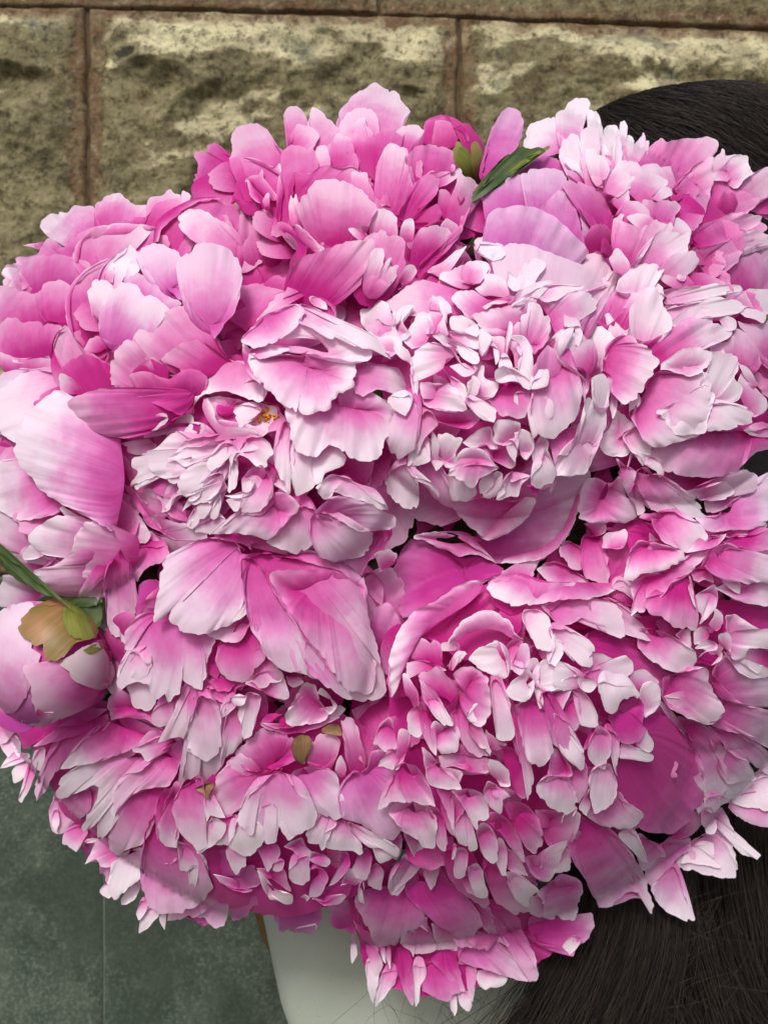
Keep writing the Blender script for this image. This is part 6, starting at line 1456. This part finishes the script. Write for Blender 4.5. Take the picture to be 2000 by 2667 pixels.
# face relief (nose, brow) towards the camera
link('body', grid_mesh('body', bm_, closed=True), SKIN, person)
def blob(cx, cy, d, rx, ry, rz, n=14):
    a = np.linspace(0, np.pi, n); b = np.linspace(0, 2*np.pi, n*2, endpoint=False)
    Aa, Bb = np.meshgrid(a, b, indexing='ij'); c = px(cx, cy, d)
    return np.stack([c[0]+rx*S*np.sin(Aa)*np.cos(Bb), c[1]-rz*S*np.sin(Aa)*np.sin(Bb), c[2]+ry*S*np.cos(Aa)], -1)
EYE = simple('eye', (.02,.015,.01), (.03,.02,.015), 50, .2)
LIP = simple('lip', (.45,.14,.12), (.5,.18,.15), 80, .4)
link('nose', grid_mesh('nose', blob(1822, 650, -360, 34, 60, 60), closed=True), SKIN, person)
link('eye', grid_mesh('eye', blob(1740, 590, -420, 34, 18, 40), closed=True), EYE, person)
link('eye', grid_mesh('eye', blob(1905, 590, -420, 34, 18, 40), closed=True), EYE, person)
link('mouth', grid_mesh('mouth', blob(1820, 770, -385, 62, 20, 34), closed=True), LIP, person)
# arms that carry the stems, fingers closed round them
def limb(p, r, n=14): return tube(np.array(p), np.array(r), n)
hx, hy, hd = 1050., 1750., -900.
def arm(side):
    sx = 1540+side*430
    pts = spline_secs(np.array([list(px(sx*.94, 1560, -800))+[.040], list(px(1480+side*560, 2050, -780))+[.034], list(px(1380+side*560, 2420, -700))+[.030],
        list(px(1250+side*300, 2150, -760))+[.025], list(px(hx+side*90, hy+180, hd+10))+[.019], list(px(hx+side*40, hy+60, hd+10))+[.024], list(px(hx+side*30, hy-60, hd+10))+[.02]]), 6)
    return grid_mesh('arm', tube(pts[:, :3], pts[:, 3], 16), closed=True)
# torso garment, wider and following the traced left outline
sh = spline_secs([(1540,1440,-700,380,190),(1400,1620,-660,560,240),(1250,2000,-640,610,270),(1232,2250,-600,565,280),(1216,2345,-580,535,285),
    (1218,2420,-570,523,290),(1222,2512,-560,509,292),(1232,2596,-550,500,294),(1248,2650,-545,498,296),(1290,2740,-540,510,300),(1300,3250,-540,520,300)], 6)
sh[:, 2] -= 70; sh[:, 4] *= .5
sg = loft(sh, 96, .7)
sg[..., 1] += .0018*2*fbm(sg[..., 0]*30+50, sg[..., 2]*14+50, 4, 3)
link('shirt', grid_mesh('shirt', sg, closed=True), SHIRT, person)
tan = loft(spline_secs([(715,2250,-700,62,40),(712,2330,-700,60,40),(722,2430,-700,44,36),(742,2500,-700,30,26),(765,2560,-700,18,16)], 5), 20)
link('shirt_edge', grid_mesh('shirt_edge', tan, closed=True), TAN, person)['label'] = 'tan brown edge showing beside the pale top'
for i, f in enumerate(range(5)):
    yy = hy-70+i*30
    fr = [8.5, 9.5, 10, 9, 7.5][i]*.0011
    if i < 4:
        pts = [px(hx+95, yy, hd-30), px(hx+90, yy, hd+70), px(hx+20, yy+4, hd+120), px(hx-70, yy+6, hd+95), px(hx-95, yy+8, hd+20)]
    else:
        pts = [px(hx+90, hy-20, hd-20), px(hx+60, hy-90, hd+20), px(hx-10, hy-130, hd+60), px(hx-60, hy-140, hd+50)]
    pp = spline_secs(np.array([list(q)+[fr*(1-.12*j)] for j, q in enumerate(pts)]), 5)
    link('finger', grid_mesh('finger', tube(pp[:, :3], pp[:, 3], 10), closed=True), SKIN, person)
palm = spline_secs(np.array([list(px(hx+330, hy+560, hd+200))+[.026], list(px(hx+230, hy+330, hd+90))+[.020], list(px(hx+130, hy+110, hd-10))+[.022], list(px(hx+90, hy-10, hd-30))+[.024], list(px(hx+85, hy-90, hd-30))+[.012]]), 6)
link('hand', grid_mesh('hand', tube(palm[:, :3], palm[:, 3], 16), closed=True), SKIN, person)

# ------------------------------------------------------------------ hair
def hair_material():
    m, t, out = new_mat('dark_hair'); N = NT(t)
    uv = N.n('ShaderNodeUVMap', uv_map='UVMap'); sx = N.n('ShaderNodeSeparateXYZ'); N.l(uv.outputs[0], sx.inputs[0])
    c = N.mix(sx.outputs[1], (.005,.004,.0035), (.060,.046,.036))
    p = N.n('ShaderNodeBsdfPrincipled'); N.l(c, p.inputs['Base Color']); p.inputs['Roughness'].default_value = .58
    p.inputs['Specular IOR Level'].default_value = .35
    N.l(p.outputs[0], out.inputs[0]); return m
HAIR = hair_material()
def strands(name, curves, rad, pw=2.2):
    """curves (n, m, 3); each strand a 3-sided tapered tube"""
    n, m, _ = curves.shape
    t = np.gradient(curves, axis=1); t /= np.linalg.norm(t, axis=2)[..., None]+1e-9
    ref = np.array([.05, 1, .02]); a = np.cross(t, ref); a /= np.linalg.norm(a, axis=2)[..., None]+1e-9
    b = np.cross(t, a); th = np.array([0, 2.094, 4.189])
    r = rad[:, None]*np.r_[.7, np.ones(m-2), .25][None]
    v = curves[:, :, None]+r[..., None, None]*(a[:, :, None]*np.cos(th)[None, None, :, None]+b[:, :, None]*np.sin(th)[None, None, :, None])
    base = (np.arange(n)*m*3)[:, None, None]
    i = (np.arange(m-1)*3)[None, :, None]; j = np.arange(3)[None, None, :]; j2 = (j+1) % 3
    q = np.stack([base+i+j, base+i+j2, base+i+3+j2, base+i+3+j], -1).reshape(-1, 4)
    me = bpy.data.meshes.new(name); nf = len(q)
    me.vertices.add(n*m*3); me.vertices.foreach_set('co', v.reshape(-1).astype(np.float32))
    me.loops.add(nf*4); me.loops.foreach_set('vertex_index', q.reshape(-1).astype(np.int32))
    me.polygons.add(nf); me.polygons.foreach_set('loop_start', np.arange(0, nf*4, 4, dtype=np.int32))
    tone = np.repeat(rng.random(n)**pw, m*3)
    uvv = np.stack([np.zeros(n*m*3), tone], -1)
    l = me.uv_layers.new(name='UVMap'); l.data.foreach_set('uv', uvv[q.reshape(-1)].reshape(-1).astype(np.float32))
    me.polygons.foreach_set('use_smooth', np.ones(nf, dtype=bool)); me.update(calc_edges=True)
    o = link(name, me, HAIR, person, 'stuff')
    return o
def qb(p0, p1, p2, p3, m):
    t = np.linspace(0, 1, m)[None, :, None]
    return p0[:, None]*(1-t)**3+3*p1[:, None]*t*(1-t)**2+3*p2[:, None]*t*t*(1-t)+p3[:, None]*t**3
def PP(x, y, d): return P(x, y, d)
# scalp-hugging hair mass
cap = spline_secs([(1800,290,-780,14,20),(1802,298,-780,170,200),(1805,322,-780,262,300),(1812,390,-785,335,390),(1825,500,-790,375,440),(1860,700,-800,385,440),(1880,1000,-860,370,330),
    (1870,1500,-900,380,230),(1800,2000,-860,420,200),(1810,2300,-840,430,180),(1830,2700,-840,440,170),(1830,3100,-840,440,160)], 7)
cp = loft(cap, 56)
DK = simple('hair_underlayer', (.004,.003,.003), (.010,.008,.007), 200, .6)
link('hair_mass', grid_mesh('hair_mass', cp, closed=True), DK, person, 'stuff')
n = 9000
R_, TH = cp.shape[:2]
r0 = rng.uniform(0, 22, n); ln_ = rng.uniform(7, 17, n)
th0 = rng.uniform(.1*np.pi, 1.25*np.pi, n)
drift = -rng.normal(.75, .22, n)
mm = 13; tt = np.linspace(0, 1, mm)[None]
rr = np.clip(r0[:, None]+ln_[:, None]*tt, 0, R_-2); ta = (th0[:, None]+drift[:, None]*tt*(rr/(rr+6)))/(2*np.pi)*TH
cen_ = cp.mean(1)
def samp(r, t):
    ri = r.astype(int); fr_ = (r-ri)[..., None]; ti = np.floor(t).astype(int); ft = (t-ti)[..., None]
    g_ = lambda a_, b_: cp[a_, b_ % TH]
    return (g_(ri, ti)*(1-ft)+g_(ri, ti+1)*ft)*(1-fr_)+(g_(ri+1, ti)*(1-ft)+g_(ri+1, ti+1)*ft)*fr_
cur = samp(rr, ta)
out_ = cur - cen_[np.clip(rr.astype(int), 0, R_-1)]; out_[..., 2] += .004; out_ /= np.linalg.norm(out_, axis=2)[..., None]+1e-6
wav = .0022*np.sin(tt*rng.uniform(3, 9, n)[:, None]+rng.uniform(0, 6, n)[:, None])
cur = cur + out_*(rng.uniform(.0002, .0035, n)[:, None]+np.abs(wav))[..., None]
lock = .0028*np.clip(np.sin(th0*31+np.sin(th0*13)*2), 0, 1)[:, None]*np.ones((1, mm))
cur = cur + out_*lock[..., None]
strands('crown_hair', cur, rng.uniform(.00012, .00026, n), 1.8)
# fly-away arcs over the crown
n = 320
xa = rng.uniform(1640, 1960, n); w = rng.uniform(60, 220, n); ya = 250+((xa-1850)/330)**2*110
hgt = rng.uniform(10, 52, n)
cur = qb(PP(xa, ya, -760+0*xa), PP(xa+w*.3, ya-hgt, -740+0*xa), PP(xa+w*.7, ya-hgt, -740+0*xa), PP(xa+w, ya+rng.uniform(-6, 40, n), -740+0*xa), 12)
strands('flyaway_hair', cur, np.full(n, .00010))
# long hair falling, lower right: right-hand sheet
n = 5200
s_ = rng.uniform(0, 1, n)
x0 = 1560+s_*520+rng.normal(0, 20, n); y0 = np.full(n, 1700.)+rng.uniform(0, 200, n)
x3 = 1600+s_**.9*620+rng.normal(0, 22, n); y3 = 2760+0*x0
dd_ = -420+rng.uniform(-110, 60, n)-110*np.abs(s_-.5)
cl = np.round(s_*16)/16
x3 = x3 + (cl-s_)*300
mess = rng.normal(0, 1, n)*np.where(rng.random(n) < .3, 95, 22)
cur = qb(PP(x0, y0, dd_), PP(x0-30+mess, y0+250, dd_+20), PP(x3-190-mess*.8, y3-420, dd_+20+rng.uniform(-20, 50, n)), PP(x3+mess, y3, dd_), 14)
strands('long_hair', cur, rng.uniform(.00014, .00028, n), 1.3)
# left-hand locks sweeping down-left over the garment
n = 3600
s_ = rng.beta(1.6, 1.0, n)
x0 = 1500+s_*230+rng.normal(0, 14, n); y0 = 1980+rng.uniform(0, 150, n)
x3 = 1285+s_*360+rng.normal(0, 26, n); y3 = 2740+rng.uniform(-10, 60, n)
cl = np.round(s_*9)/9; x3 = x3+(cl-s_)*200
dd_ = -215+rng.uniform(-60, 40, n)
mess = rng.normal(0, 1, n)*np.where(rng.random(n) < .3, 85, 20)
cur = qb(PP(x0, y0, dd_-40), PP(x0+10+mess, y0+280, dd_), PP(x3+200-mess, y3-380, dd_+20+rng.uniform(-20, 50, n)), PP(x3+mess, y3, dd_), 14)
strands('side_lock_hair', cur, rng.uniform(.00012, .00024, n), 1.2)
# loose crossing hairs
n = 150
x0 = rng.uniform(1240, 1980, n); y0 = rng.uniform(2300, 2600, n); a = rng.normal(1.9, .9, n); L = rng.uniform(80, 260, n)
x3 = x0+np.cos(a)*L; y3 = y0+np.abs(np.sin(a))*L
k = rng.normal(0, 40, n); dd_ = np.full(n, -165.)
cur = qb(PP(x0, y0, dd_), PP(x0+(x3-x0)*.3+k, y0+(y3-y0)*.3, dd_), PP(x0+(x3-x0)*.7+k, y0+(y3-y0)*.7, dd_), PP(x3, y3, dd_), 10)
strands('loose_hair', cur, np.full(n, .00012), .7)
n = 26
x0 = rng.uniform(960, 1240, n); y0 = rng.uniform(2560, 2640, n)
x3 = x0+rng.normal(0, 70, n); y3 = y0+rng.uniform(60, 160, n)
cur = qb(PP(x0, y0, -190+0*x0), PP(x0+rng.normal(0, 30, n), y0+30, -190+0*x0), PP(x3, y3-40, -190+0*x0), PP(x3, y3, -190+0*x0), 10)
strands('stray_hair', cur, np.full(n, .00008))
